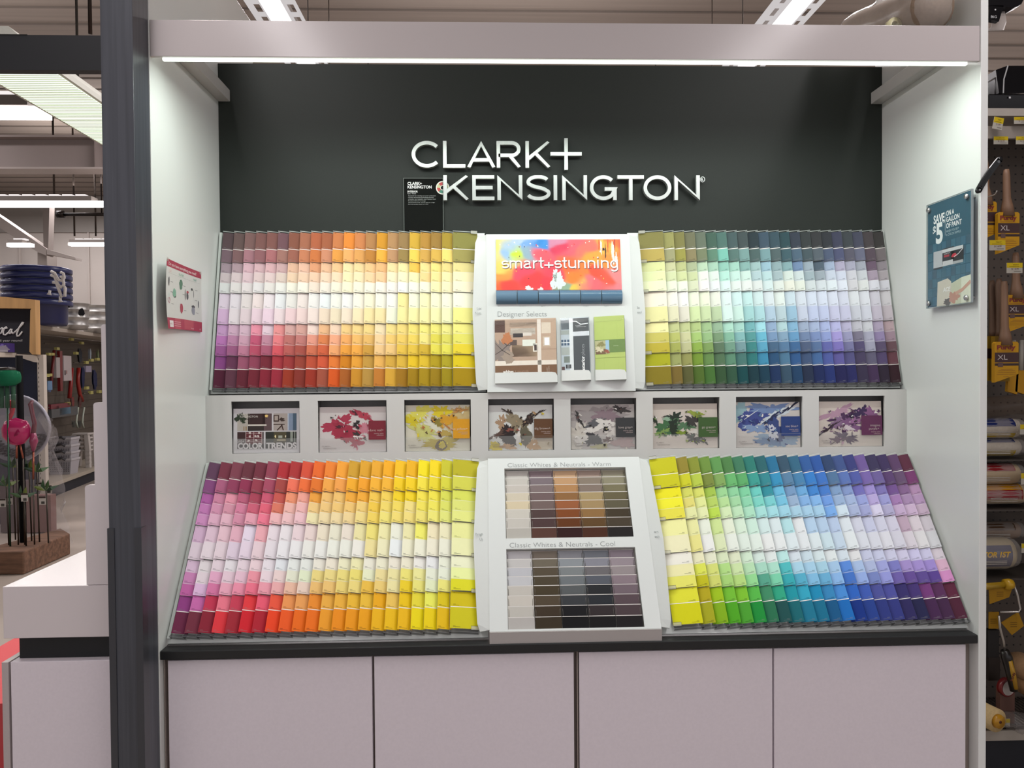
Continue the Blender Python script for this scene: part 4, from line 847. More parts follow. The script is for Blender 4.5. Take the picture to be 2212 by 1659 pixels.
def trends(m, w, h, H0):
    def q(x0, x1, y0, y1, c, k=0): m.rect(w*x0, w*x1, h*y0, h*y1, H0+.0002*k, c)
    q(.06, .58, .50, .885, '5b4640'); q(.06, .24, .50, .885, 'b3aca2', 1); q(.22, .48, .64, .885, '341a18', 1); q(.20, .48, .755, .77, '24110f', 2); q(.22, .50, .61, .645, 'cfc8bd', 2); q(.22, .46, .50, .61, '2c201c', 2); q(.44, .58, .50, .885, '5a4446', 1)
    m.blob(w*.105, h*.80, w*.06, h*.10, '22311c', H0+.0006, 3, .5); m.blob(w*.15, h*.71, w*.035, h*.035, '26351f', H0+.0006, 5, .5); m.blob(w*.50, h*.83, w*.022, h*.035, 'ecc878', H0+.0006, 8, .2); m.blob(w*.50, h*.79, w*.008, h*.015, '24140e', H0+.0008, 9, .2)
    for x in (.15, .172, .194): q(x, x+.010, .505, .60, '9a7f58', 3)
    q(.605, .955, .50, .885, 'a79c95'); q(.605, .69, .70, .85, '3c2620', 1); q(.622, .675, .73, .83, 'a89a90', 2); q(.605, .775, .63, .65, '3a2119', 2); q(.82, .955, .50, .885, '7f8fa6', 1); q(.90, .955, .50, .885, '465b6e', 2); q(.82, .835, .50, .885, 'b9c2cf', 2)
    m.ribbon([(w*.74, h*.63), (w*.66, h*.505)], .0035, H0+.0004, H0+.0007, '3a2119'); m.ribbon([(w*.73, h*.63), (w*.755, h*.505)], .0035, H0+.0004, H0+.0007, '3a2119'); m.blob(w*.735, h*.75, w*.045, h*.035, '3a2a22', H0+.0008, 5, .5)
    q(.06, .46, .10, .475, '5f5354'); q(.06, .185, .33, .475, '37191a', 1); q(.19, .43, .20, .475, '5d1b24', 1)
    for x in (.185, .305, .425): q(x, x+.008, .20, .475, 'c9b3b0', 2)
    for y in (.26, .345, .435): q(.19, .43, y, y+.007, 'c9b3b0', 2)
    for x, y in ((.25, .375), (.335, .38), (.375, .38), (.345, .29), (.23, .275), (.25, .455), (.39, .45)): m.blob(w*x, h*y, w*.018, h*.022, 'd8cbc6', H0+.0008, int(x*99), .4)
    q(.06, .46, .10, .20, '241d20', 1); q(.485, .955, .10, .475, '23261f'); q(.61, .80, .20, .475, '4b442c', 1); q(.68, .74, .33, .39, 'a3a79a', 2); q(.66, .79, .275, .30, 'b0a486', 2); q(.86, .90, .25, .475, '8d9489', 2); q(.92, .935, .20, .475, '8d9489', 2); q(.485, .955, .10, .22, '1c1c1a', 1)
    m.blob(w*.635, h*.37, w*.012, h*.03, 'efe0a8', H0+.0008, 5, .3); m.blob(w*.79, h*.37, w*.009, h*.022, 'e8ddc0', H0+.0008, 6, .3)
    m.text('CLARK+', w*.068, h*.855, 'd9d3cd', .0055, w*.14, H0+.001); m.text('KENSINGTON', w*.10, h*.80, 'd9d3cd', .0062, w*.27, H0+.001); m.text('2024', w*.062, h*.245, 'dcd7d4', .0065, w*.10, H0+.001)
    m.text('COLOR', w*.068, h*.10, 'd8d4d4', .0190, w*.38, H0+.001, off=.045); m.text('TRENDS', w*.495, h*.10, 'd8d4d4', .0190, w*.46, H0+.001, off=.045)
booklet(0, -.1262, 'white booklet with four dark room photos and bold COLOR TRENDS title in ledge', 'cfccce', [], None, None, '', None, trends)
SQ = (.74, 1.0, .27, .69)
booklet(1, -.1235, 'cream booklet with crimson paint splash and maroon title square in ledge', 'd0c8c6', [(.28, .6, .19, .20, 'a8304a', 1, .35, .2), (.4, .42, .20, .17, 'a02840', 2, .4, -.5), (.63, .82, .15, .08, 'b0384c', 3, .4, -.4), (.55, .2, .07, .13, 'a83a54', 4, .6, 0), (.68, .52, .12, .10, 'c87f8e', 5, .5, 0), (.56, .60, .06, .07, '2a2426', 6, .5, .3), (.6, .36, .09, .05, '33302e', 7, .6, -.4), (.35, .66, .07, .025, 'd6c6c6', 8, .6, -.5), (.62, .33, .05, .03, 'dcd4d2', 9, .5, .2), (.30, .56, .06, .03, '4a1c28', 10, .6, .3)], SQ, '7a1a2c', 'adore red+')
booklet(2, -.1200, 'cream booklet with yellow and ochre splash and orange title square in ledge', 'd2cdbc', [(.8, .7, .22, .28, 'c9b27c', 1, .3, 0), (.22, .8, .18, .16, 'd8d05a', 2, .4, .3), (.13, .62, .13, .12, 'd2c020', 3, .4, -.7), (.55, .85, .12, .14, 'd9c41e', 4, .4, 0), (.3, .4, .22, .16, 'c9c878', 5, .5, -.3), (.55, .15, .28, .12, 'b3a02a', 6, .4, 0), (.66, .68, .13, .12, 'd49a22', 7, .4, .2), (.45, .55, .16, .10, 'd8d6c2', 8, .5, -.6), (.5, .62, .07, .08, '8a7a30', 9, .4, -.5), (.43, .67, .035, .05, '3a2216', 10, .4, -.4), (.62, .38, .1, .07, 'b59c50', 11, .4, 0), (.53, .35, .02, .07, '4a2c18', 12, .4, .3), (.55, .12, .085, .12, '5a4728', 13, .12, .3), (.57, .12, .05, .07, 'c0ae30', 14, .2, .3), (.68, .5, .14, .012, 'b5703a', 15, .3, -.65), (.84, .88, .08, .05, 'c08a4a', 16, .6, .2)], SQ, 'd8980e', 'love yellow+', None)
booklet(3, -.1225, 'white booklet with black and brown X-shaped splash and brown title square in ledge', 'd3d3d0', [(.85, .2, .25, .25, 'bcae98', 1, .3, 0), (.2, .6, .07, .16, 'a8896c', 2, .5, .3), (.45, .58, .10, .36, '8f8168', 3, .3, .75), (.57, .3, .08, .28, '5e5847', 4, .3, .25), (.3, .30, .13, .24, '241817', 5, .3, .1), (.62, .66, .13, .07, '2c1c16', 6, .5, .75), (.75, .80, .10, .03, '33251e', 7, .8, .5), (.28, .86, .06, .03, '4a3c33', 8, .8, -.4), (.46, .30, .025, .22, 'd8d2cc', 9, .3, -.2), (.1, .08, .10, .10, 'c8b42c', 10, .3, 0), (.33, .45, .05, .04, '8a4a3c', 11, .5, .4), (.3, .08, .12, .06, 'b5906a', 12, .4, 0), (.7, .10, .08, .13, 'b08c62', 13, .4, .2), (.13, .34, .10, .06, '5a4238', 14, .8, .3)], (.71, 1.0, .27, .69), '5f3d20', 'dig brown+')
booklet(4, -.1235, 'grey booklet with black and white flower-like splash and charcoal square in ledge', 'b3aca9', [(.5, .75, .4, .25, '98908f', 1, .3, 0), (.1, .3, .14, .28, 'c9c2b8', 2, .3, 0), (.55, .75, .18, .14, '86727a', 3, .4, 0), (.78, .88, .10, .08, '3a3434', 4, .5, -.2), (.40, .58, .16, .09, '5c5c60', 5, .4, .4), (.13, .68, .035, .14, '33302f', 6, .6, .5), (.36, .45, .15, .07, 'd8d3cd', 7, .3, .3), (.55, .58, .13, .10, 'd8d3cd', 8, .35, -.2), (.62, .4, .10, .14, 'd2ccc6', 9, .4, .4), (.55, .45, .045, .05, '151313', 10, .2, 0), (.33, .22, .14, .15, '3a383b', 11, .4, .2), (.6, .2, .08, .07, '5a3f3c', 12, .5, 0), (.82, .14, .16, .12, 'a8908f', 13, .4, 0), (.45, .06, .12, .06, 'a8a27a', 14, .4, 0), (.15, .2, .1, .1, 'd4cec8', 15, .5, 0)], (.70, 1.0, .27, .70), '333436', 'love gray+')
booklet(5, -.1235, 'cream booklet with deep green splash and green title square in ledge', 'cfc4bb', [(.25, .5, .16, .22, '3f6b42', 1, .35, .2), (.33, .68, .10, .12, '1f2f22', 2, .5, 0), (.5, .5, .12, .10, '4f7452', 3, .5, 0), (.62, .62, .09, .14, '3a3634', 4, .5, .3), (.32, .42, .08, .13, '1c2a1a', 5, .4, 0), (.66, .77, .14, .05, '8c9a3a', 6, .5, -.3), (.45, .35, .08, .05, '7a8f2c', 7, .5, 0), (.15, .35, .09, .08, '7d9a50', 8, .5, .4), (.62, .22, .10, .11, '2c3028', 9, .7, 0), (.78, .16, .06, .04, '33332e', 10, .8, -.4), (.04, .63, .03, .08, '2c3a2c', 11, .7, 0), (.22, .66, .06, .05, '8fae94', 12, .4, 0), (.66, .36, .06, .06, 'cfcac2', 13, .6, 0)], (.70, 1.0, .25, .69), '3a5a28', 'go green+')
booklet(6, -.1205, 'cream booklet with blue and white splash and royal blue title square in ledge', 'cbc4bf', [(.7, .2, .3, .2, '7f9ab4', 1, .35, 0), (.06, .8, .10, .22, '8fb0b8', 2, .3, 0), (.26, .65, .20, .22, '3c4a8c', 3, .35, .4), (.55, .85, .30, .12, '6f86b0', 4, .5, 0), (.65, .72, .3, .07, 'c9d2d8', 5, .5, .5), (.55, .62, .2, .04, '1e2850', 6, .5, .6), (.85, .88, .16, .03, '1c2240', 7, .6, .6), (.35, .42, .18, .10, '7e96bc', 8, .5, 0), (.62, .35, .12, .28, '33457c', 9, .3, 0), (.58, .32, .07, .16, 'c9ccd6', 10, .3, .1), (.5, .12, .18, .08, '5f7ea4', 11, .5, 0), (.22, .7, .16, .008, 'd6dae0', 12, .3, .6), (.3, .58, .06, .06, '2c3578', 13, .5, 0)], (.70, 1.0, .25, .68), '1f3a78', 'see blue+')
booklet(7, -.1205, 'cream booklet with purple blossom-like splash and plum title square in ledge', 'd0c5bc', [(.30, .75, .22, .10, 'b48fa4', 1, .5, .3), (.4, .6, .18, .12, '4a2a52', 2, .6, .2), (.70, .76, .13, .12, '3a2450', 3, .5, .2), (.85, .72, .10, .12, '8a5a86', 4, .5, -.5), (.5, .48, .20, .12, '7d5580', 5, .5, 0), (.3, .50, .12, .10, '86688a', 6, .5, .5), (.16, .40, .14, .03, '33202f', 7, .8, .6), (.10, .33, .10, .02, '33202f', 8, .8, .5), (.42, .2, .14, .12, '43254a', 9, .7, 0), (.3, .14, .10, .06, '5a3a52', 10, .8, .4), (.55, .66, .05, .05, '241638', 11, .5, 0), (.45, .42, .10, .06, 'cfc2c8', 12, .6, 0), (.6, .58, .08, .08, '9a6a96', 13, .5, .3)], (.67, 1.0, .25, .68), '5f2650', 'imagine', 'purple+')

# ------------------------------------------------------------------ acrylic sign on the end panel near the brushes
FS = Fr((1.200, 0, 0), (0, -1, 0), (0, 0, 1))
t = thing('acrylic_sign', (1.20, .122, .195), 'teal paint-offer sign in clear acrylic on four steel standoffs', 'sign')
A0, A1, B0, B1 = -.239, -.0065, .192, .531; w_, h_ = A1-A0, B1-B0
m = MB(FS); m.box(A0, A1, B0, B1, .0012, .0045, 'dfe6e6'); part('front_pane', m, 'clear_plastic', t)
m = MB(FS); m.box(A0+.002, A1-.004, B0+.002, B1-.002, .0, .001, '1d5368'); part('poster', m, 'gloss', t)
m = MB(FS); m.box(A0-.001, A0, B0, B1, -.003, .0045, '9fb0b2'); m.box(A1, A1+.0012, B0, B1, -.003, .0045, 'b5c2c4'); m.box(A0, A1, B0-.001, B0, -.003, .0045, 'b5c2c4'); m.box(A0, A1, B1, B1+.001, -.003, .0045, 'b5c2c4'); part('pane_edge', m, 'clear_edge', t)
for a in (A0+.014, A1-.020):
    for b in (B0+.016, B1-.018):
        c = FS((a, b, 0)); m = MB(); m.lathe((c.x, c.y, c.z), [(.0055, .0195), (.0055, -.002), (.0085, -.0045), (.0085, -.008), (.006, -.0105), (.0001, -.0112)], 'c9c9c9', 14, axis=0); part('standoff', m, 'metal', t)
m = MB(FS); H_ = .00112
def U(u): return A0 + w_*u
def V(v): return B0 + h_*v
m.text('SAVE', U(.15), V(.800), 'e9eeee', .0255, w_*.255, H_, off=.03); m.text('$', U(.135), V(.70), 'e9eeee', .026, w_*.07, H_, off=.03); m.text('5', U(.205), V(.610), 'e9eeee', .060, w_*.16, H_, off=.04); m.text('*', U(.375), V(.755), 'e9eeee', .018, None, H_)
m.rect(U(.418), U(.424), V(.66), V(.875), H_, 'b9c9cd')
m.text('ON A', U(.445), V(.838), 'e9eeee', .0150, w_*.175, H_, off=.02); m.text('GALLON', U(.445), V(.780), 'e9eeee', .0150, w_*.29, H_, off=.02); m.text('OF PAINT', U(.445), V(.722), 'e9eeee', .0150, w_*.34, H_, off=.02)
m.text('WHEN YOU BUY', U(.445), V(.682), '9fb9c0', .0072, w_*.28, H_); m.text('A COLOR SAMPLE', U(.445), V(.650), '9fb9c0', .0072, w_*.32, H_)
for i in range(7):
    for j in range(9): m.rect(U(.02+j*.107), U(.02+j*.107)+w_*.10, V(.02+i*.085), V(.02+i*.085)+h_*.078, H_-.00006, ('215a70', '2a647a', '1b4c62', '26607a')[(i*5+j*3) % 4])
q = lambda x0, x1, y0, y1, c, k=0: m.rect(U(x0), U(x1), V(y0), V(y1), H_+.00015*(k+1), c)
q(.15, .37, .365, .53, 'b9bcc0'); q(.15, .37, .36, .375, '2c2e30', 1); q(.36, .62, .39, .54, '22242a', 1); q(.36, .82, .50, .53, 'c9ccce', 2); q(.56, .83, .39, .52, '17181c', 1); q(.60, .82, .375, .40, 'a9abad', 2); q(.37, .60, .375, .42, 'c9c9cb', 3); q(.40, .52, .455, .475, 'a8303c', 3)
m.blob(U(.63), V(.455), w_*.05, h_*.02, 'c2283c', H_+.0006, 3, .3); m.ribbon([(U(.62), V(.44)), (U(.72), V(.46)), (U(.82), V(.50))], .002, H_+.0006, H_+.0008, 'e0e2e4'); m.text('Clark+', U(.40), V(.482), 'd8d8d8', .005, w_*.13, H_+.0007)
m.face([(U(.23), V(.005), H_), (U(.60), V(.005), H_), (U(.56), V(.22), H_), (U(.48), V(.255), H_), (U(.25), V(.235), H_)], 'cfc9ba'); m.face([(U(.56), V(.005), H_+.0001), (U(.985), V(.005), H_+.0001), (U(.985), V(.25), H_+.0001), (U(.76), V(.235), H_+.0001), (U(.56), V(.20), H_+.0001)], 'c2c6ac')
m.face([(U(.78), V(.005), H_+.0002), (U(.985), V(.005), H_+.0002), (U(.985), V(.25), H_+.0002), (U(.78), V(.24), H_+.0002)], 'd8dcc8')
m.blob(U(.62), V(.07), w_*.10, h_*.055, 'b98a78', H_+.0003, 4, .3); m.ribbon([(U(.66), V(.10)), (U(.8), V(.125)), (U(.98), V(.19))], .011, H_+.0003, H_+.0005, 'c79c88'); m.blob(U(.48), V(.035), w_*.09, h_*.03, '5c5654', H_+.00025, 6, .3)
m.text('ACE', U(.375), V(.135), 'f2f2ee', .0125, w_*.17, H_+.0006, off=.03, shear=.2)
part('poster_print', m, 'ink', t)
# flyer taped to the other end panel, bowed away from it
class Bow:
    def __init__(s): s.N = Vector((1, 0, 0))
    def __call__(s, p):
        a, b, h = p; q = (a-.03)/.33; k = .022*max(0, 1-q)**1.6 + .006
        dz = -.006*max(0, 1-q)**2 if b < .2 else 0
        return Vector((-1.2195 + h + k, a - .012*max(0, 1-q)**2*math.sin(PI*min(max((b-.135)/.2, 0), 1)), b + dz))
t = thing('flyer', (-1.2195, .195, .133), 'curling white and red checklist flyer taped on the white end panel', 'flyer')
FB = Bow(); m = MB(FB)
def gr(m, a0, a1, b0, b1, h, c, na=16, nb=4):
    for i in range(na):
        for j in range(nb): m.rect(a0+(a1-a0)*i/na, a0+(a1-a0)*(i+1)/na, b0+(b1-b0)*j/nb, b0+(b1-b0)*(j+1)/nb, h, c)
gr(m, .03, .36, .135, .335, 0, 'd3d2cf'); gr(m, .03, .36, .135, .335, -.0006, 'bdbcba'); part('sheet', m, 'card', t)
m = MB(FB); rd = 'a8304a'
gr(m, .0305, .3595, .313, .3348, .0003, rd, 16, 1); gr(m, .0305, .3595, .1352, .168, .0003, rd, 16, 1); gr(m, .10, .155, .1352, .168, .0004, 'b84a58', 3, 1); gr(m, .19, .28, .138, .168, .0004, 'b84a58', 4, 1)
m.text('Do you have everything you need?', .047, .3185, 'ecdcdc', .0085, .265, .0006, off=.01)
for s_, x, c in (('CUT', .055, 'd9a9a2'), ('FILL/TAPE', .145, '7fb09a'), ('PAINT', .285, '6fb0a0')): m.text(s_, x, .298, c, .0075, None, .0006)
for k in range(14): m.rect(.045+k*.0215, .045+k*.0215+.018, .2945, .2951, .0005, 'a9a9a8')
for x, y, a, b, c in ((.055, .270, .006, .014, '55565a'), (.165, .272, .015, .016, '4f7a62'), (.268, .268, .010, .004, '3a3c40'), (.105, .240, .016, .013, '79aa92'), (.11, .235, .010, .009, '3a3a3c'), (.205, .245, .003, .018, '2c2c30'), (.225, .242, .010, .011, '4a4a4e'), (.228, .255, .010, .004, 'b03a4a'), (.285, .255, .002, .012, '55565a'), (.33, .225, .004, .012, '4c4e58'), (.055, .215, .011, .010, 'b08a90'), (.055, .222, .009, .015, 'c6cbc8'), (.167, .200, .013, .015, 'a83a4c'), (.28, .200, .015, .014, '8a8d99'), (.28, .213, .015, .005, '3f4046')): m.blob(x, y, a, b, c, .0005, int(x*1000), .12, 20)
for x, y in ((.07, .27), (.07, .24), (.185, .27), (.18, .243), (.075, .205), (.19, .195), (.30, .268), (.295, .235), (.305, .195)): m.rect(x, x+.022, y, y+.0016, .0005, '8a8a8a')
gr(m, .05, .085, .140, .160, .0006, 'e3e0de', 2, 1); m.text('ACE', .054, .148, 'a8304a', .005, .02, .0008)
for k in range(3): m.rect(.093, .155, .156-k*.006, .158-k*.006, .0008, 'dba6ae')
m.text('ACE', .335, .140, 'e8c8cc', .005, None, .0008); m.text('Rewards', .255, .140, 'e8c8cc', .005, None, .0008)
part('print', m, 'ink', t)
m = MB(FB)
for a, b in ((.036, .331), (.352, .331)): m.box(a-.008, a+.008, b-.004, b+.007, .0008, .001, 'd8d8cc')
part('tape', m, 'film', t)
# black strap at the front edge of the panel
t = thing('plastic_strap', (1.225, -.012, .52), 'short black plastic strap stuck on the front edge of the white panel', 'strap')
FT = Fr((0, -.004, 0), (1, 0, 0), (0, 0, 1)); p0 = on(2112, 412, FT); p1 = on(2157, 346, FT)
m = MB(FT); n = [(p0[0]+(p1[0]-p0[0])*i/8 + (-.004*math.sin(PI*i/8)), p0[1]+(p1[1]-p0[1])*i/8) for i in range(9)]
m.ribbon(n, .017, 0, .007, '1b1c1d')
for p in (p0, p1): m.lathe((p[0], p[1], 0), [(.0085, 0), (.0085, .007), (.0001, .007)], '1b1c1d', 18)
part('strap', m, 'plastic', t)
m = MB(FT); m.ribbon([(n[1][0], n[1][1]), (n[5][0], n[5][1])], .006, .007, .0085, '0e0f10'); part('strap_groove', m, 'plastic', t)
m = MB(FT); m.disc(p0[0]+.001, p0[1]+.001, .003, .0086, 'a9a9a6', 12); part('eyelet', m, 'metal', t)
m = MB(FT); m.disc(p1[0]-.004, p1[1]-.006, .0045, .0074, '5c5e60', 12); part('eyelet', m, 'plastic', t)
# rolls in film on top of the header
t = thing('paper_roll', (1.075, .3, 1.0205), 'brown paper roll in crumpled clear film lying on top of the header', 'roll')
m = MB(); ax = lambda q: (1.105-.04*q, .05+.40*q, 1.094+.085*q)
m.tube([ax(i/6) for i in range(7)], [.070]*7, '84705e', 24); part('roll', m, 'fabric', t)
m = MB(); rr = random.Random(2); m.tube([ax(-.04+i/13*1.1) for i in range(14)], [.05]+[.076+rr.uniform(-.002, .005) for i in range(12)]+[.04], 'd8d2cc', 20)
for i, v in enumerate(m.v): m.v[i] = v + Vector((rr.uniform(-.004, .004), 0, rr.uniform(-.004, .004)))
for v in m.v:
    if v.z < 1.0205: v.z = 1.0205
part('film_wrap', m, 'film', t)
c = at(1929, 54, .12); t = thing('tape_roll', (c.x, .12, 1.0205), 'cream tape roll in clear film beside the brown paper roll', 'roll')
m = MB(); m.lathe((c.x, .12, c.z-.003), [(.010, -.012), (.022, -.012), (.022, .012), (.010, .012), (.010, -.012)], 'd9d3a8', 20, axis=1); part('tape', m, 'plastic', t)
m = MB(); m.blob(c.x, .12, .05, .04, 'd8d2cc', 1.0215, 5, .3)
for i in range(1, len(m.v)): m.v[i].z = 1.0215
m.v[0].z = c.z+.028; part('film_wrap', m, 'film', t)
# ------------------------------------------------------------------ the aisle beyond the post
def pbox(m, px0, px1, py0, py1, y0, y1, c):
    """An upright box whose front face at depth y0 covers these photo bounds."""
    a = at((px0+px1)/2, py0, y0); b = at((px0+px1)/2, py1, y0); l = at(px0, (py0+py1)/2, y0); r = at(px1, (py0+py1)/2, y0)
    m.box(l.x, r.x, y0, y1, b.z, a.z, c)
# steel frame of the roof
m = MB(); a = at(0, 302, 6.0); b = at(0, 366, 6.0)
m.box(-7.5, -1.8, 6.0, 6.02, b.z, a.z, '8d817d'); m.box(-7.5, -1.8, 5.9, 6.12, a.z, a.z+.02, '8d817d'); m.box(-7.5, -1.8, 5.9, 6.12, b.z-.02, b.z, 'a99e99')
for k in range(4): m.box(-6.9+k*1.3, -6.88+k*1.3, 5.9, 6.0, b.z, a.z, '857975')
solo('steel_girder', m, 'wall_paint', 'painted steel girder crossing under the ceiling beyond the black header beam', 'girder')
m = MB()
def pxprism(m, pts, y0, y1, c):
    P = [at(p[0], p[1], y0) for p in pts]; m.extr([(q.x, q.z) for q in P], 1, y0, y1, c)
pxprism(m, [(84, 1030), (103, 1030), (101, 545), (81, 545)], 10.6, 10.9, '8f8680'); solo('steel_column', m, 'wall_paint', 'grey steel column behind the stack of blue tubs', 'column')
m = MB(); pxprism(m, [(-20, 455), (0, 468), (100, 537), (100, 552), (82, 545), (-20, 480)], 10.4, 10.6, '9a918c'); pxprism(m, [(101, 538), (163, 556), (163, 561), (101, 549)], 10.4, 10.6, 'a39a95'); pxprism(m, [(92, 440), (107, 440), (104, 540), (94, 540)], 10.45, 10.6, '756c67')
solo('roof_brace', m, 'wall_paint', 'branching grey roof brace meeting the column above the blue tubs', 'brace')
m = MB(); q0, q1 = at(131, 463, 7.5), at(260, 463, 7.5); m.tube([q0, q1], .022, '2c2725', 8); m.tube([(q0.x+.5, 7.5, q0.z), (q0.x+.5, 7.5, CEIL)], .01, '2c2725', 6); m.lathe((q0.x, q0.y, q0.z), [(.0001, -.04), (.045, -.04), (.045, .04), (.0001, .04)], '2c2725', 10, axis=0)
solo('black_pipe', m, 'metal', 'black sprinkler pipe end hanging under the ceiling near the post', 'pipe')
for px, y, py in ((161, 7.6, 510), (207, 8.2, 510), (117, 6.3, 420), (195, 3.0, 74)):
    q = at(px, py, y); m = MB(); m.tube([(q.x, y, q.z), (q.x, y, CEIL)], .012 if px != 195 else .014, '3c3531', 6)
    solo('hanger_rod', m, 'metal', {161: 'thin rod dropping from the ceiling over the small lit tube by the post', 207: 'second thin rod over the small lit tube by the post', 117: 'rod holding the long lit tube over the blue tubs', 195: 'dark pipe rising from behind the black header beam to the ceiling'}[px], 'rod')
def tube_lamp(px0, px1, py0, py1, y, lb):
    l, r = at(px0, py0, y), at(px1, py0, y); b = at(px0, py1, y); h = l.z-b.z; cx = (l.x+r.x)/2
    t = thing('tube_light', (cx, y, b.z), lb, 'ceiling light', 'far tube lights')
    m = MB(); m.box(l.x, r.x, y, y+.10, b.z, l.z, 'fff6f4'); part('tube', m, 'lamp_far', t)
    m = MB(); m.box(l.x+.02, r.x-.12, y-.01, y+.13, l.z+.003, l.z+h*1.05, '6e6660'); part('reflector', m, 'matte', t)
    m = MB(); n = max(3, int((r.x-l.x)/.16))
    for i in range(n): x = l.x+.1+(r.x-l.x-.25)*i/n; m.box(x, x+.10, y+.0, y+.1, l.z+h*1.06, l.z+h*1.45, 'd9d2d0')
    part('uplight_slot', m, 'lamp_lens', t)
tube_lamp(-60, 223, 434, 444, 6.0, 'long lit tube light under the ceiling over the blue tubs'); tube_lamp(14, 66, 525, 532, 9.4, 'short lit tube light to the side of the grey steel column'); tube_lamp(147, 262, 524, 530, 9.0, 'small lit tube light close beside the dark post'); tube_lamp(-40, 96, 228, 250, 3.6, 'bright tube light close under the long wrap light')

# gondola with tubs on top
GA, GB = at(60, 705, 8.6), at(245, 726, 10.6); zt = .62
GA = at(88, 703, CAMP.y + 1661*.62/(805-703)); GB = at(218, 722, CAMP.y + 1661*.62/(805-722))
gd = Vector((GB.x-GA.x, GB.y-GA.y, 0)).normalized(); gn = Vector((gd.y, -gd.x, 0))
FGD = Fr((GA.x, GA.y, 0), gd, (0, 0, 1)); GL = (Vector((GB.x, GB.y, 0))-Vector((GA.x, GA.y, 0))).length
t = thing('gondola_shelf', (GA.x, GA.y, -1.65), 'long beige gondola shelving holding blue and galvanised tubs on top', 'shelving')
m = MB(FGD); m.box(-1.2, GL+2.5, zt-.05, zt, -.55, 0, 'a89e92'); part('top_shelf', m, 'matte', t)
m = MB(FGD); m.box(-1.2, GL+2.5, -1.65, zt-.05, -.62, -.56, '5c544b')  # beige board darkened: shade under the top shelf is put into its colour
for k in range(16): m.box(-1.2, GL+2.5, -1.3+k*.12, -1.292+k*.12, -.56, -.555, '4e4740')
part('back_board', m, 'matte', t)
m = MB(FGD); m.box(-1.2, GL+2.5, -1.50, -1.45, -.56, .02, 'a89e90'); part('base_deck', m, 'matte', t)
m = MB(FGD); m.box(-1.2, GL+2.5, -1.65, -1.505, -.5, -.02, '1a1d28'); part('kick_board', m, 'matte', t)
def gp(px, py, h=0.0):
    f = Fr(FGD((0, 0, h)), FGD.X, FGD.U); return on(px, py, f)
# blue tubs, nested
cx, cy = (FGD((.12, 0, -.33)).x, FGD((.12, 0, -.33)).y); cpx = at(80, 600, cy); cx = cpx.x; d_ = cy-CAMP.y; Rr = 66/1661*d_
zl = [at(80, p, cy).z for p in (655, 641, 627, 613, 599, 585)]; zb = zt+.002
for i in range(6):
    zr = zl[i]; t = thing('rope_tub', (cx, cy, zb if i == 0 else zr-.08), 'big blue plastic tub with rope handles, %s in the nested pile' % (['lowest', 'second up', 'third up', 'fourth up', 'fifth up', 'topmost'][i]), 'tub', 'blue tubs nested on the gondola')
    m = MB(); c_ = '1b2458'
    if i == 0: pr = [(.0001, zb), (Rr*.80, zb), (Rr*.84, zb+.03), (Rr*.855, zb+.28), (Rr*.865, zb+.283), (Rr*.90, zr-.02), (Rr*.90, zr)]
    else: pr = [(Rr*.895, zr-.05), (Rr*.90, zr)]
    m.lathe((cx, cy, 0), pr, '151c4c', 40); part('body', m, 'plastic', t)
    m = MB(); m.lathe((cx, cy, 0), [(Rr*.90, zr-.035), (Rr*.985, zr-.035), (Rr, zr-.015), (Rr*.995, zr+.02), (Rr*.96, zr+.032), (Rr*.90, zr+.030)], c_, 40); part('rim', m, 'plastic', t)
    if i in (1, 3, 5):
        m = MB(); s_ = {1: 0, 3: 1, 5: 2}[i]; y_ = cy-Rr*.985
        P = {1: ((114, 610), (122, 612), (128, 628), (133, 642), (140, 640), (141, 622), (138, 618)), 3: ((110, 594), (118, 598), (124, 612), (132, 621), (138, 614), (136, 602), (131, 597)), 5: ((110, 586), (118, 590), (126, 604), (134, 607), (139, 600), (137, 591), (131, 588))}[i]
        m.tube([at(px, py, y_) for px, py in P], .018, 'd3d0cc', 8); part('rope_handle', m, 'fabric', t)
    if i == 0:
        for P in (((108, 627), (107, 632), (106, 637)), ((130, 640), (130, 648), (131, 652))):
            m = MB(); m.tube([at(px, py, cy-Rr*.95) for px, py in P], [.016, .016, .03], 'd3d0cc', 8); part('rope_end', m, 'fabric', t)
# galvanised tubs
for px0, px1, pyt, lb in ((128, 190, 656, 'ribbed galvanised tub with black hang tag beside the blue tubs'), (180, 246, 661, 'second ribbed galvanised tub, partly behind the dark post')):
    f = FGD((gp((px0+px1)/2, 715)[0], 0, -.33)); d_ = f.y-CAMP.y; R = (px1-px0)/2/1661*d_; z1 = at(px0, pyt, f.y).z; cx = at((px0+px1)/2, 690, f.y).x; z0 = zt+.002; H = z1-z0
    t = thing('galvanised_tub', (cx, f.y, z0), lb, 'tub', 'galvanised tubs')
    pr = [(.0001, 0), (R*.86, 0)]
    for k in (.12, .42, .72): pr += [(R*(.87+.08*k), H*k), (R*(.92+.08*k), H*(k+.025)), (R*(.92+.08*k), H*(k+.05)), (R*(.88+.08*k), H*(k+.075))]
    pr += [(R*.96, H*.97), (R, H*.985), (R, H), (R*.94, H*.99)]
    m = MB(); m.lathe((cx, f.y, z0), pr, 'a7a5a2', 36); part('body', m, 'galvanised', t)
    if px0 == 128:
        q = at(176, 675, f.y-R*.97); m = MB(wall_fr(q.y)); m.blob(q.x, q.z, .042, .058, '191718', 0, 3, .12, 24); m.rect(q.x-.022, q.x+.02, q.z-.072, q.z-.045, .001, 'c9c6be'); part('hang_tag', m, 'card', t)
q = at(144, 655, 10.2)
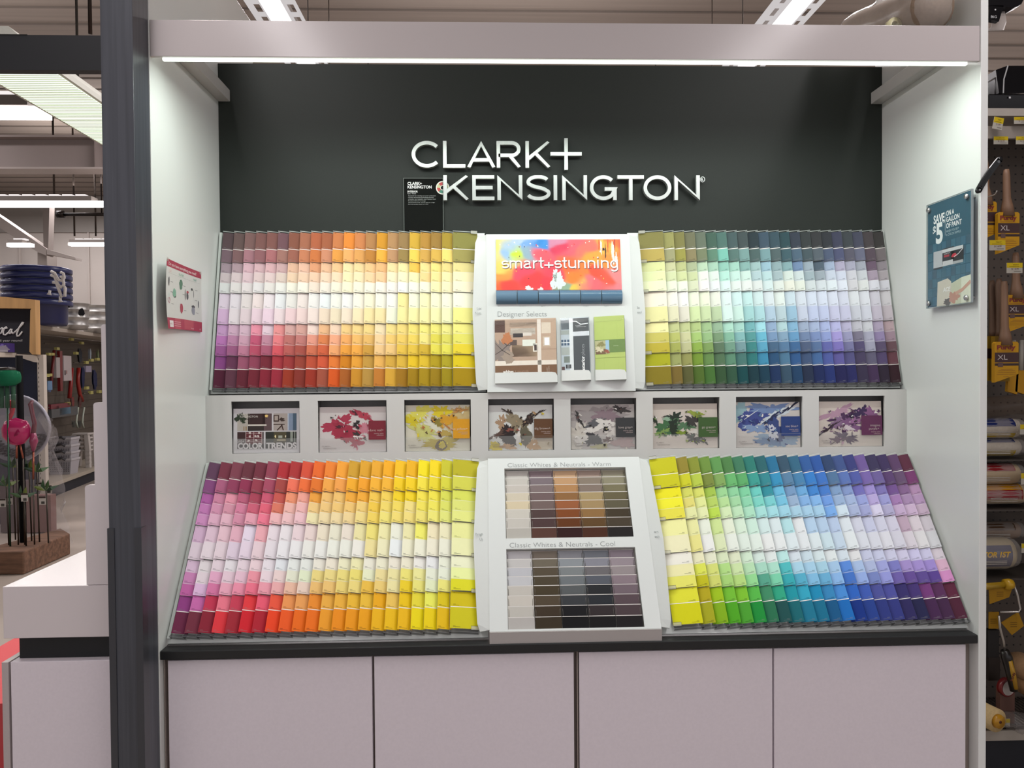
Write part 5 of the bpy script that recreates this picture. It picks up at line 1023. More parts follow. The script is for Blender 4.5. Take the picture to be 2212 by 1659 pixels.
m = MB(); q = FGD(gp(142, 712) + (-.40,)); e = .052; m.box(q.x-e, q.x+e, q.y, q.y+.1, zt+.002, at(141, 632, q.y).z, '8a6a55'); solo('seed_box', m, 'card', 'small brown printed box standing behind the first galvanised tub', 'box')
m = MB(); q = FGD(gp(157, 714) + (-.45,)); e = .07; m.box(q.x-e, q.x+e, q.y, q.y+.05, zt+.002, at(157, 636, q.y).z, 'b9b8b2')
for k in range(4): m.box(q.x+k*.018, q.x+k*.018+.006, q.y-.006, q.y, zt+.02, at(157, 639, q.y).z, '6f7370')
solo('white_crate', m, 'plastic', 'white slatted crate behind the galvanised tub', 'crate')

# things hanging on the gondola back board
def hung(name, lb, cat, grp, P, m_='plastic'):
    """P: list of (kind, px..., colour) pieces drawn on a plane in front of the back board."""
    f = Fr(FGD((0, 0, -.35)), FGD.X, FGD.U); m = MB(f)
    for q in P:
        if q[0] == 'b': (a0, b1), (a1, b0) = on(q[1], q[2], f), on(q[3], q[4], f); m.box(a0, a1, b0, b1, -.02, .02, q[5])
        elif q[0] == 't': m.tube([(on(p[0], p[1], f) + (0.0,)) for p in q[1]], q[2], q[3], 7)
        elif q[0] == 'o': a, b = on(q[1], q[2], f); k = 1/1661*(f.O.y-CAMP.y); m.blob(a, b, q[3]*k, q[4]*k, q[5], .012, int(q[1]), .18, 26); m.blob(a, b, q[3]*k, q[4]*k, q[5], -.012, int(q[1]), .18, 26)
    return solo(name, m, m_, lb, cat, grp)
hung('broom', 'long red broom handle hanging over the white mop refill', 'broom', 'red brooms', [('b', 126, 758, 133, 845, '6e1518')])
hung('broom', 'shorter red handle hanging beside the white shelf upright', 'broom', 'red brooms', [('t', [(117, 757), (113, 800), (110, 836)], .022, '641a1c')])
hung('mop_refill', 'white packaged mop refill hanging behind the red handle', 'package', None, [('b', 134, 768, 152, 822, 'b3a9aa'), ('b', 118, 772, 127, 816, 'a39a9a'), ('b', 136, 800, 139, 810, '2c2424'), ('b', 140, 800, 142, 808, '8a4038')])
hung('dust_pan', 'red long-handled scoop hanging beside the blue jackets', 'scoop', 'red scoops', [('t', [(155, 795), (153, 830), (150, 860)], .03, '8a1a1a'), ('o', 156, 868, 9, 14, '6e1618')])
hung('dust_pan', 'second red scoop with curved handle, nearer the post', 'scoop', 'red scoops', [('t', [(170, 795), (168, 825), (172, 850), (178, 866)], .03, '8e2018'), ('o', 172, 868, 8, 16, '4a1414')])
hung('blue_brush', 'light blue scrub brush hanging low beside the shelf upright', 'brush', None, [('b', 100, 823, 110, 842, '5f86ad'), ('o', 106, 843, 8, 4, '2a4a7a')])
for i, (px, py, rx, ry, c, lb) in enumerate(((178, 815, 12, 28, '161d44', 'navy work jacket hanging in front of the gondola'), (204, 820, 16, 28, '1b2247', 'second navy work jacket hanging close to the stepped divider'), (172, 768, 12, 20, '20242c', 'black glove pack hanging above the red scoops'), (194, 765, 7, 14, '8f9aa5', 'pale grey glove pack hanging above the jackets'), (211, 768, 6, 16, '6f7d5a', 'olive glove pack hanging at the edge of the post'))):
    hung('work_jacket' if i < 2 else 'glove_pack', lb, 'jacket' if i < 2 else 'glove pack', ('jackets', 'jackets', 'glove packs', 'glove packs', 'glove packs')[i], [('o', px, py, rx, ry, c)], 'fabric')
hung('paper_label', 'white hang tag on the navy jackets', 'tag', None, [('b', 183, 790, 195, 804, '9a93a8')], 'card')
hung('red_scraper', 'red ice scraper lying across a hook above the grey dustpan', 'scraper', None, [('b', 107, 874, 148, 879, '6e2430'), ('b', 110, 879, 124, 883, '3a2228')])
hung('grey_dustpan', 'grey dustpan pack with blue label on the low hooks', 'dustpan', None, [('b', 108, 884, 165, 895, '4f5254'), ('b', 126, 882, 150, 893, '5d7f97'), ('o', 115, 895, 8, 9, '26282a')])
for i, px in enumerate((165, 178)): hung('garden_shears', ('green and white handled shears hanging under the dustpan', 'second green and white shears beside the first')[i], 'shears', 'shears', [('t', [(px+4, 880), (px+1, 900), (px, 912), (px+3, 924)], .014, 'b9c2b4'), ('o', px-6, 916, 7, 10, '26302a')])
for i, (px, py) in enumerate(((105, 765), (112, 765), (123, 753), (154, 733), (176, 741), (164, 763), (186, 783), (197, 778), (210, 776), (146, 872), (187, 838), (196, 848), (214, 846), (101, 811), (107, 810))):
    hung('price_tag', 'small yellow price tag on a hook of the gondola, %s of the cluster' % ORD[i+1], 'price tag', 'yellow price tags on the gondola', [('b', px-3, py-3, px+3, py+3, 'b3ad6a')], 'card')
# hooks as one rail
m = MB(Fr(FGD((0, 0, -.36)), FGD.X, FGD.U)); f = m.fr
for (x0, x1, py) in ((96, 218, 742), (96, 155, 768), (160, 218, 783), (96, 110, 813), (180, 218, 850), (100, 150, 880)): a0, b0 = on(x0, py, f); a1, b1 = on(x1, py, f); m.tube([(a0, b0, 0), (a1, b1, 0)], .010, '5a544c', 6)
part('hook_rail', m, 'metal', bpy.data.objects['gondola_shelf'])
# stools and laundry baskets on the base deck
def deck(px): a = gp(px, 1020, -.2)[0]; return FGD((a, -1.449, -.2))
q = deck(181); d_ = q.y-CAMP.y; k = d_/1661; zt_ = -1.449
for i in range(5):
    z = zt_ + (0 if i == 0 else .36 - .36) + i*.062; sc_ = k*17
    t = thing('step_stool', (q.x, q.y, z), 'white plastic step stool, %s of the stacked stools by the divider' % (['lowest', 'second', 'third', 'fourth', 'topmost'][i]), 'stool', 'stacked white stools')
    H = (1010-938)*k - .062*4
    m = MB(); m.box(q.x-sc_, q.x+sc_, q.y-sc_*.8, q.y+sc_*.8, z+H-.03, z+H, 'c2bcb8'); part('seat', m, 'plastic', t, .012)
    for sx in (-1, 1):
        for sy in (-1, 1):
            m = MB(); x0, y0 = q.x+sx*sc_*.78, q.y+sy*sc_*.62
            m.add([(x0+sx*.035-.03, y0-.03+sy*.03, z), (x0+sx*.035+.03, y0-.03+sy*.03, z), (x0+sx*.035+.03, y0+.03+sy*.03, z), (x0+sx*.035-.03, y0+.03+sy*.03, z), (x0-.03, y0-.03, z+H-.03), (x0+.03, y0-.03, z+H-.03), (x0+.03, y0+.03, z+H-.03), (x0-.03, y0+.03, z+H-.03)], [(0, 3, 2, 1), (4, 5, 6, 7), (0, 1, 5, 4), (1, 2, 6, 5), (2, 3, 7, 6), (3, 0, 4, 7)], 'bdb7b3'); part('leg', m, 'plastic', t)
q = deck(138); d_ = q.y-CAMP.y; k = d_/1661; W_ = 26*k; H = (1018-940)*k
for i in range(4):
    z = -1.449 + i*.10; hh = H-.30
    t = thing('laundry_basket', (q.x, q.y, z), 'grey-white laundry basket with dark handles, %s in the nested stack' % (['lowest', 'second', 'third', 'topmost'][i]), 'basket', 'nested laundry baskets')
    m = MB(); w0, w1 = W_*.80, W_*.97
    def ring(w, z_): return [(q.x-w, q.y-w*.7, z_), (q.x+w, q.y-w*.7, z_), (q.x+w, q.y+w*.7, z_), (q.x-w, q.y+w*.7, z_)]
    m.add(ring(w0, z) + ring(w1, z+hh), [(0, 3, 2, 1), (0, 1, 5, 4), (1, 2, 6, 5), (2, 3, 7, 6), (3, 0, 4, 7)], 'a7a4aa')
    part('body', m, 'plastic', t)
    m = MB()
    for r in range(5):
        for c_ in range(9): w = w0+(w1-w0)*(.2+.12*r); x = q.x-w*.85+w*1.7*c_/8; zz = z+hh*(.15+.13*r); m.box(x-.008, x+.008, q.y-w*.7-.008, q.y-w*.7-.002, zz, zz+.02, '6f6c72')
    part('slot_pattern', m, 'plastic', t)
    m = MB(); m.box(q.x-w1*1.03, q.x+w1*1.03, q.y-w1*.74, q.y-w1*.68, z+hh-.03, z+hh, 'b3b0b4'); m.box(q.x-w1*1.03, q.x-w1*.98, q.y-w1*.68, q.y+w1*.7, z+hh-.03, z+hh, 'b3b0b4'); m.box(q.x+w1*.98, q.x+w1*1.03, q.y-w1*.68, q.y+w1*.7, z+hh-.03, z+hh, 'b3b0b4'); part('rim', m, 'plastic', t)
    m = MB(); m.tube([(q.x-.02*k*600, q.y-w1*.76, z+hh-.02), (q.x+.05, q.y-w1*.80, z+hh+.01), (q.x+w1*.55, q.y-w1*.76, z+hh-.02)], .018, '3c3a3e', 7); part('handle', m, 'plastic', t)

# wooden-framed banner on a slotted shelf end
YB = 6.3; FW = wall_fr(YB)
def w2(px, py, f=FW): return on(px, py, f)
t = thing('shelf_end', (at(89, 900, YB).x, YB, -1.65), 'cream slotted shelf upright with bracket arm and navy panel below the wooden banner', 'shelving')
m = MB(FW); (a0, b1), (a1, b0) = w2(80, 766), w2(98, 1000); m.box(a0, a1, -1.65, b1, -.06, 0, 'bdb3a8')
for k in range(40): z = b1-.06-k*.05; m.box(a0+.010, a0+.016, z, z+.022, 0, .0015, '4a443e')
part('upright', m, 'matte', t)
m = MB(FW); P = [w2(p[0], p[1]) for p in ((40, 765), (80, 768), (84, 783), (76, 782), (42, 771))]; m.prism(P[::-1], .002, .03, 'bdb2a6'); part('bracket', m, 'matte', t)
m = MB(FW); (a0, b1), (a1, b0) = w2(-60, 763), w2(38, 772); m.box(a0, a1, b0, b1, .0, .35, 'c4b9ad'); part('shelf_board', m, 'matte', t)
m = MB(FW); (a0, b1), (a1, b0) = w2(-60, 772), w2(80, 1000); m.box(a0, a1, -1.65, b1, -.05, -.03, '141c33'); part('navy_panel', m, 'matte', t)
t = thing('wooden_banner', (at(40, 765, YB).x, YB, at(40, 765, YB).z), 'pale wooden frame with black banner and white script writing', 'sign')
m = MB(FW); P = [w2(p[0], p[1]) for p in ((-80, 640), (20, 643), (86, 649), (88, 766), (80, 766), (74, 760), (76, 672), (78, 668), (-80, 666))]; m.prism(P[::-1], .0, .09, 'b28a58'); part('frame', m, 'wood', t)
m = MB(FW); (a0, b1), (a1, b0) = w2(-80, 666), w2(79, 764); m.box(a0, a1, b0, b1, .005, .02, '1e1d24'); part('banner', m, 'fabric', t)
m = MB(FW); S = [(0, 1160), (28, 1132), (55, 1120), (62, 1150), (45, 1200), (15, 1218), (-10, 1205)]
def scr(p): return w2(p[0]/7.54, 560+p[1]/7.54)
for st in ([(-150, 1190), (-60, 1100), (0, 1030), (10, 990), (-15, 1000), (-60, 1120), (-70, 1190), (-40, 1215), (0, 1165)], S, [(55, 1135), (75, 1130), (100, 1132), (140, 1118), (125, 1105), (95, 1125), (72, 1180), (78, 1230), (110, 1236), (165, 1190)], [(222, 1150), (198, 1142), (168, 1180), (166, 1214), (188, 1212), (224, 1155), (214, 1200), (232, 1212)], [(232, 1212), (290, 1165), (390, 1060), (406, 1030), (388, 1028), (330, 1120), (292, 1220), (300, 1258), (330, 1250), (386, 1180)]): m.tube([(*scr(p), .022) for p in st], .0085, 'd9d6d2', 6)
a, b = w2(-60, 738.5); e = w2(51, 738.5)[0]; m.text('gives you more all year round!', a, b, 'bfbcb8', .022, e-a, .0215); part('writing', m, 'ink', t)
t2 = w2(0, 690)
m = MB(FW); (a0, b1), (a1, b0) = w2(-4, 650), w2(2, 664); m.text('HOME', a0-.30, b0+.01, '3a1a14', .05, .31, .0905); part('frame_print', m, 'ink', t)
m = MB(FW); (a0, b1), (a1, b0) = w2(-30, 743), w2(44, 762); m.box(a0, a1, b0+.004, b1, .10, .22, '4a3a78'); m.box(a0, a1, b0+.004, b0+.025, .22, .224, 'a39ca6'); m.blob(a1-.045, b0+.04, .05, .035, '8e8794', .2215, 3, .3)
for k in range(6): m.blob(a0+.03+k*.055, b1-.028, .022, .016, '7a66b0', .2214, k, .4, 16)
solo('purple_package', m, 'film' if 0 else 'card', 'purple flower-print packages lying on the shelf under the banner', 'package')
a, b = w2(14, 767); m = MB(FW); m.box(a-.03, a+.03, b-.022, b+.02, .352, .356, 'c9bf8a'); m.text('2.99', a-.02, b-.008, '4a4438', .016, .04, .3563); solo('price_ticket', m, 'card', 'round-cornered yellow price ticket on the cream shelf edge', 'price tag')

# block of garden stakes
YS = 4.3; FK = wall_fr(YS)
def k2(px, py, dy=0): return at(px, py, YS+dy)
t0 = at(52, 1232, CAMP.y + 1661*1.65/(1232-805)); t1 = at(152, 1190, CAMP.y + 1661*1.65/(1190-805)); tl = at(-60, 1236, t0.y)
m = MB(); P = [(tl.x, t0.y), (t0.x, t0.y), (t1.x, t1.y), (tl.x+.2, t1.y+.25)]; zt_ = at(152, 1152, t1.y).z
m.extr(P, 2, -1.649, zt_, '6a4c3a'); solo('wood_block', m, 'rough_wood', 'massive worn red-brown timber block holding garden stakes on the floor', 'block', None, .012)
yc = (t0.y+t1.y)/2
def st(px, py, dy=0): return at(px, py, yc+dy)
t = thing('black_pole', (st(45, 1160).x, yc, zt_+.001), 'black square pole standing in the timber block below the banner', 'pole'); m = MB(); q0, q1 = st(50, 1160), st(41, 768); m.tube([(q0.x, yc, zt_+.001), (q1.x, yc, q1.z)], .032, '131214', 4); part('shaft', m, 'dull', t)
def flamingo(px, py, full, lb):
    t = thing('flamingo_stake', (st(px, py).x, yc-.1, zt_+.001), lb, 'garden ornament', 'flamingo stakes')
    q = lambda dx, dy: st(px+dx, py+dy, -.1)
    m = MB()
    if full:
        b = q(0, 0); m.lathe((b.x, b.y, b.z), [(.0001, -.13), (.07, -.11), (.115, -.05), (.12, .02), (.09, .08), (.0001, .11)], 'b0285e', 20, sy=.5); e = q(20, 12); m.tube([q(8, 4), q(20, 10), q(25, 14)], [.07, .035, .006], '9c2050', 10)
    else: m.tube([q(0, 30), q(1, 8), q(0, -10)], [.012, .034, .02], '8c3a58', 10)
    part('body', m, 'gloss', t)
    m = MB(); P = [q(-12, -2), q(-16, -14), q(-15, -26), q(-9, -38), q(-8, -50), q(-10, -56)] if full else [q(0, -8), q(3, -30), q(-2, -52), q(-6, -72), q(-2, -80)]
    m.tube(P, [.022, .02, .018, .018, .022, .02] if full else [.02, .018, .017, .02, .012], 'a83a48' if full else '6a4048', 8); part('neck', m, 'gloss', t)
    if full: m = MB(); m.tube([q(-10, -52), q(-9, -60), q(-8, -66)], [.02, .03, .018], 'c2404e', 8); part('head', m, 'gloss', t)
    for dx in ((1, 7) if full else (0,)):
        m = MB(); b = q(dx, 25 if full else 30); e = q(dx+(8 if dx > 2 else 0), 60 if full else 90); m.tube([b, e], .009, '9a5a4a', 6); m.tube([e, (e.x, e.y, zt_+.001)], .007, '57504a', 6); part('leg', m, 'metal', t)
flamingo(35, 930, True, 'pink glass flamingo stake in front of the black pole'); flamingo(72, 945, False, 'slim edge-on flamingo stake beside the pink one')
t = thing('glass_lantern', (st(15, 815).x, yc-.15, zt_+.001), 'green glass jar lantern on a stake beside the navy panel', 'lantern'); b = st(15, 815, -.15)
m = MB(); m.lathe((b.x, b.y, b.z), [(.0001, -.075), (.06, -.07), (.10, -.04), (.105, .0), (.095, .045), (.06, .06)], '1f6a4a', 24); part('jar', m, 'green_glass', t)
m = MB(); m.lathe((b.x, b.y, b.z), [(.062, .058), (.065, .075), (.05, .085), (.0001, .086)], '241a14', 20); part('lid', m, 'plastic', t)
for dx in (-.045, .0, .05): m = MB(); m.tube([(b.x+dx, b.y, b.z-.075), (b.x+dx, b.y, b.z-.26)], .017, '3f5f4c', 8); part('ribbon', m, 'green_glass', t)
m = MB(); m.tube([(b.x, b.y, b.z-.075), (b.x, b.y, zt_+.001)], .008, '4a6a58', 6); part('stake', m, 'metal', t)
for i, (px, pt, pb, tg) in enumerate(((28, 1010, 1180, (20, 1080)), (63, 1015, 1170, (85, 1050)), (80, 1020, 1165, (105, 1056)), (100, 1060, 1160, (92, 1080)), (14, 1050, 1170, (5, 1085)), (52, 1075, 1165, (53, 1073)))):
    q = st(px, pt, -.05*i+.1); t = thing('flower_stake', (q.x, q.y, zt_+.001), 'thin garden stake with green leaves and white tag, %s on the timber block' % ORD[i+1], 'garden stake', 'flower stakes')
    m = MB(); m.tube([q, (q.x+.01, q.y, zt_+.001)], .007, '45403a', 6); part('rod', m, 'metal', t)
    for s_ in range(4):
        a = -1.1+s_*.75; m = MB(Fr((q.x, q.y-.01, q.z+.0), (1, 0, 0), (0, 0, 1))); L = .11; m.face([(0, 0, 0), (L*.5*math.sin(a)-.018*math.cos(a), L*.5*math.cos(a)+.018*math.sin(a), .01), (L*math.sin(a), L*math.cos(a), .03*(-1)**s_), (L*.5*math.sin(a)+.018*math.cos(a), L*.5*math.cos(a)-.018*math.sin(a), .01)], ('2c4a2c', '3a5a30', '27402a', '6a7a34')[(i+s_) % 4]); part('leaf', m, 'plastic', t)
    g = st(tg[0], tg[1], -.05*i+.08); m = MB(); m.box(g.x-.028, g.x+.028, g.y-.002, g.y, g.z-.04, g.z+.03, 'b9b2ac'); m.box(g.x-.01, g.x+.018, g.y-.003, g.y-.002, g.z-.034, g.z-.012, '4a4642'); m.box(g.x-.028, g.x+.028, g.y-.0035, g.y-.002, g.z+.016, g.z+.03, '3a2c28'); part('tag', m, 'card', t)
# wrapped grey perforated bowl chair behind the stakes
YC = yc+.55; c = at(35, 925, YC); kk = (YC-CAMP.y)/1661
t = thing('wrapped_tub', (c.x, YC+.2, -1.65), 'grey perforated plastic tub wrapped in clear film behind the garden stakes', 'tub')
m = MB(); prof = [(.0001, .10), (62*kk, .09), (72*kk, .0), (70*kk, -.03), (60*kk, .05), (.0001, .06)]
m.lathe((c.x, YC, c.z), prof, '9c9aa6', 36, axis=1)
for r in range(3):
    for i in range(17): a = PI*(1.1+.8*i/16); R = (48+r*6)*kk; x, z = c.x+R*math.cos(a), c.z+R*math.sin(a); m.box(x-.008, x+.008, YC-.02-.01*r, YC+.09, z-.008, z+.008, '3a3840')
part('shell', m, 'plastic', t)
m = MB(); pts = [(at(px, py, YC+dy)) for px, py, dy in ((-60, 905, 0), (0, 897, -.1), (45, 895, -.1), (90, 905, -.1), (118, 925, -.05), (122, 955, 0))]; rows = []
for k in range(12):
    q = k/11; rows.append([Vector((p.x + (at(152, 1180, YC).x-p.x)*q*(.25+.75*i/5)*(1 if i > 3 else .15) + .02*math.sin(k*2.1+i*3), p.y+.05*math.sin(i*2+k), p.z + (-1.60-p.z)*q)) for i, p in enumerate(pts)])
v = [p for r in rows for p in r]; fs = [(k*6+i, k*6+i+1, (k+1)*6+i+1, (k+1)*6+i) for k in range(11) for i in range(5)]
m.add(v, fs, 'b5aeb0', True); part('film_drape', m, 'film', t)
m = MB(FGD.__class__((0, YC-.12, 0), (1, 0, 0), (0, 0, 1)))
for i in range(5):
    p0 = at(82+i*5, 897+i*4, YC-.12); p1 = at(112+i*4, 912+i*12, YC-.12); d = Vector((p1.x-p0.x, p1.z-p0.z)).normalized(); n_ = Vector((-d.y, d.x))*.03
    m.face([(p0.x-n_.x, p0.z-n_.y, .01*i), (p1.x-n_.x, p1.z-n_.y, .02*i), (p1.x+n_.x, p1.z+n_.y, .02*i), (p0.x+n_.x, p0.z+n_.y, .01*i)], 'b9b4b4')
part('film_folds', m, 'film', t)
m = MB(); pbox(m, 55, 110, 1070, 1150, YC+.75, YC+.85, '7a5a56'); pbox(m, 0, 52, 1040, 1150, YC+.78, YC+.9, '5a4c4e')
solo('pink_carton', m, 'card', 'dusty pink carton standing behind the wrapped grey tub', 'carton')
m = MB(); q = at(0, 1560, .9); m.box(-2.2, -1.715, .3, 1.2, -1.65, at(0, 1520, .3).z, 'c2484c'); solo('red_carton', m, 'card', 'red carton at the foot of the white cabinet, only a sliver showing', 'carton')
# ------------------------------------------------------------------ the paintbrush aisle beyond the other end panel
YR = .80; FP = wall_fr(YR)
def rp(px, py, h=0.0): return on(px, py, wall_fr(YR-h))
def zr(py, h=0.0): return rp(2170, py, h)[1]
t = thing('brush_gondola', (2.2, 1.1, -1.65), 'dark pegboard gondola of brushes and rollers beyond the acrylic sign panel', 'shelving')
m = MB(); m.box(1.40, 3.2, .955, .975, -1.65, zr(262), '4a4038')
z = zr(262)-.03
while z > -1.4:
    for k in range(28): x = 1.42+k*.0254*1.2; m.box(x-.003, x+.003, .9535, .955, z-.003, z+.003, '14100e')
    z -= .036
part('pegboard', m, 'matte', t)
m = MB(); m.box(1.40, 3.2, .70, .95, zr(268), zr(252), 'a79f96'); part('top_shelf', m, 'matte', t)
m = MB(); m.box(1.40, 3.2, .72, .735, zr(312), zr(286), '8f867d'); part('shelf_rail', m, 'matte', t)
for py, c_ in ((988, '3a332d'), (1093, '3a332d'), (1238, '3a332d')): m = MB(); m.box(1.40, 3.2, .72, .95, zr(py)-.006, zr(py), c_); part('shelf_board', m, 'matte', t)
m = MB()
for k in range(40): x = 1.42+k*.018; m.tube([(x, .70, zr(1541)), (x, .95, zr(1541))], .002, '7c756e', 5)
for y in (.70, .82, .94): m.tube([(1.40, y, zr(1541)-.004), (2.2, y, zr(1541)-.004)], .003, '7c756e', 5)
part('wire_shelf', m, 'metal', t)
m = MB(); m.box(1.40, 3.2, .69, .70, zr(1571), zr(1550), 'a39b90'); part('shelf_edge', m, 'matte', t)
m = MB(); m.box(1.40, 3.2, .72, .74, -1.65, zr(1571), '12151f'); part('kick_board', m, 'matte', t)
for i, (px0, py0, px1, py1, hh, rot) in enumerate(((2145, 254, 2166, 280, .115, -.2), (2146, 295, 2177, 312, .085, 0), (2194, 295, 2225, 312, .085, 0), (2190, 253, 2222, 268, .105, 0), (2137, 519, 2171, 541, .19, 0), (2174, 568, 2208, 590, .19, 0), (2203, 917, 2235, 938, .12, 0), (2205, 1022, 2240, 1046, .12, 0), (2206, 1174, 2240, 1194, .12, 0), (2148, 1553, 2181, 1570, .115, 0))):
    f = wall_fr(YR-hh); (a0, b1), (a1, b0) = on(px0, py0, f), on(px1, py1, f); f = f.sub((a0+a1)/2, (b0+b1)/2, 0, rot); w_, h_ = (a1-a0)/2, (b1-b0)/2
    m = MB(f); m.box(-w_, w_, -h_, h_, 0, .002, 'aaa59a'); m.rect(-w_, w_, h_*.05, h_, .0023, 'c2a818'); m.text('PAINT', -w_*.2, h_*.5, '4a3a10', h_*.25, w_*.7, .0026); m.rect(-w_*.7, w_*.6, h_*.2, h_*.28, .0026, '6a5a1a'); m.text('$ 14.99', -w_*.4, -h_*.35, '5a3028', h_*.32, w_*.9, .0026); m.rect(-w_*.1, w_*.8, -h_*.75, -h_*.62, .0026, '77736a')
    solo('shelf_tag', m, 'card', 'yellow and white shelf price ticket in the brush aisle, %s from the top' % ORD[i+1], 'price tag', 'price tickets in the brush aisle')
def brush(px0, px1, py0, py1, h, lb, hpx=None, top=None):
    """Brush in a printed keeper: handle, keeper card, bristle tip."""
    f = wall_fr(YR-h); (a0, b1), (a1, b0) = on(px0, py0, f), on(px1, py1, f); w_, H = a1-a0, b1-b0; cx = (a0+a1)/2
    t = thing('paint_brush', (cx, YR-h, b0), lb, 'paint brush', 'paint brushes in printed keepers')
    m = MB(f); m.prism([(a0, b0), (a1, b0+H*.20), (a1, b1-.012), (a1-.006, b1-.006), (cx+.018, b1-.006)] + [(cx+.018*math.cos(q*PI/8), b1-.006+.020*math.sin(q*PI/8)) for q in range(9)][1:] + [(a0+.006, b1-.006), (a0, b1-.012)], -.018, 0, 'b8881a'); part('keeper', m, 'card', t)
    m = MB(f); e = .0004
    m.rect(a0, a1, b1-H*.52, b1-H*.29, e, '3a1f1e'); m.rect(a0, a1, b1-H*.545, b1-H*.535, e*2, '8a6a2a'); m.rect(a0, a1, b1-H*.60, b1-H*.55, e, '2e1817'); m.rect(a0+w_*.12, a0+w_*.34, b1-H*.63, b1-H*.53, e*3, '5a4038')
    m.text('Purdy', a0+w_*.09, b1-H*.215, '7a1f16', H*.095, w_*.78, e*2, off=.05); m.rect(a0+w_*.09, a0+w_*.8, b1-H*.262, b1-H*.254, e*2, '8a4a16'); m.text('XL', a0+w_*.11, b1-H*.46, 'b9aeaa', H*.115, w_*.42, e*2)
    for y, x0, x1 in ((.68, .25, .75), (.715, .15, .85), (.755, .12, .88), (.80, .1, .9), (.86, .35, .6)): m.rect(a0+w_*x0, a0+w_*x1, b1-H*y-.0012, b1-H*y, e*2, '8a5a14')
    part('keeper_print', m, 'ink', t)
    m = MB(); zt_ = top if top else b1+.16; hw = .013
    m.tube([(cx, YR-h+.009, b1-.02), (cx, YR-h+.009, b1+.02), (cx-.002, YR-h+.009, b1+.05), (cx-.004, YR-h+.009, zt_-.02), (cx-.004, YR-h+.009, zt_)], [.026, .020, .014, .0125, .009], '7a5c46', 12); part('handle', m, 'wood', t)
    m = MB(f); m.disc(cx, b1+.002, .0055, .0006, '8f8a86', 12); part('rivet', m, 'metal', t)
brush(2112, 2153, 432, 522, .12, 'brush in yellow and maroon keeper half hidden behind the white end panel'); brush(2156, 2202, 455, 548, .15, 'brush in yellow and maroon keeper, uppermost fully visible one')
brush(2176, 2222, 634, 718, .12, 'brush in yellow and maroon keeper, middle one cut by the picture edge'); brush(2149, 2200, 735, 826, .15, 'brush in yellow and maroon keeper, lowest of the large ones', None, zr(607, .15))
for i, (px, py) in enumerate(((2143, 606), (2158, 602))):
    q = at(px, py, YR-.02-.05*i); e = at(px+3, 726, YR-.02-.05*i); t = thing('loose_brush', (q.x, q.y, e.z), ('wooden brush handle hanging nearest the white end panel', 'second wooden brush handle beside the lowest large brush')[i], 'paint brush', 'bare brush handles')
    m = MB(); m.tube([(q.x, q.y, q.z), (q.x, q.y, q.z-.02), (e.x-.002, e.y, (q.z+e.z)/2), (e.x, e.y, e.z+.02), (e.x+.003, e.y, e.z)], [.008, .013, .014, .016, .02], '6a503e', 12); part('handle', m, 'wood', t)
    m = MB(); m.box(e.x-.03, e.x+.03, e.y-.012, e.y+.012, e.z-.18, e.z-.0005, '8a6a16'); m.box(e.x-.0302, e.x+.0302, e.y-.0122, e.y+.0122, e.z-.09, e.z-.05, '2e1817'); part('keeper', m, 'card', t)
for i, px in enumerate((2188, 2205)):
    q = at(px, 800, YR-.07); e = at(px, 852, YR-.07); m = MB(wall_fr(YR-.07)); m.prism([(q.x-.022, e.z+.012), (q.x+.018, e.z), (q.x+.024, q.z), (q.x-.016, q.z)], -.015, 0, 'a87a18'); m.tube([(q.x+.004, q.z, -.007), (q.x+.008, q.z+.12, -.007)], [.01, .008], '9a958c', 8)
    solo('trim_brush', m, 'card', ('small yellow-sleeved trim brush low beside the large brushes', 'second small yellow-sleeved trim brush at the picture edge')[i], 'paint brush', 'trim brushes')
m = MB(); q = at(2150, 420, YR-.2)
m.tube([(q.x, YR+.15, q.z), (q.x, YR-.2, q.z), (q.x, YR-.21, q.z+.012)], .0025, 'b0aca6', 6); solo('peg_hook', m, 'metal', 'steel peg hook with bright tip above the half hidden brush', 'hook')
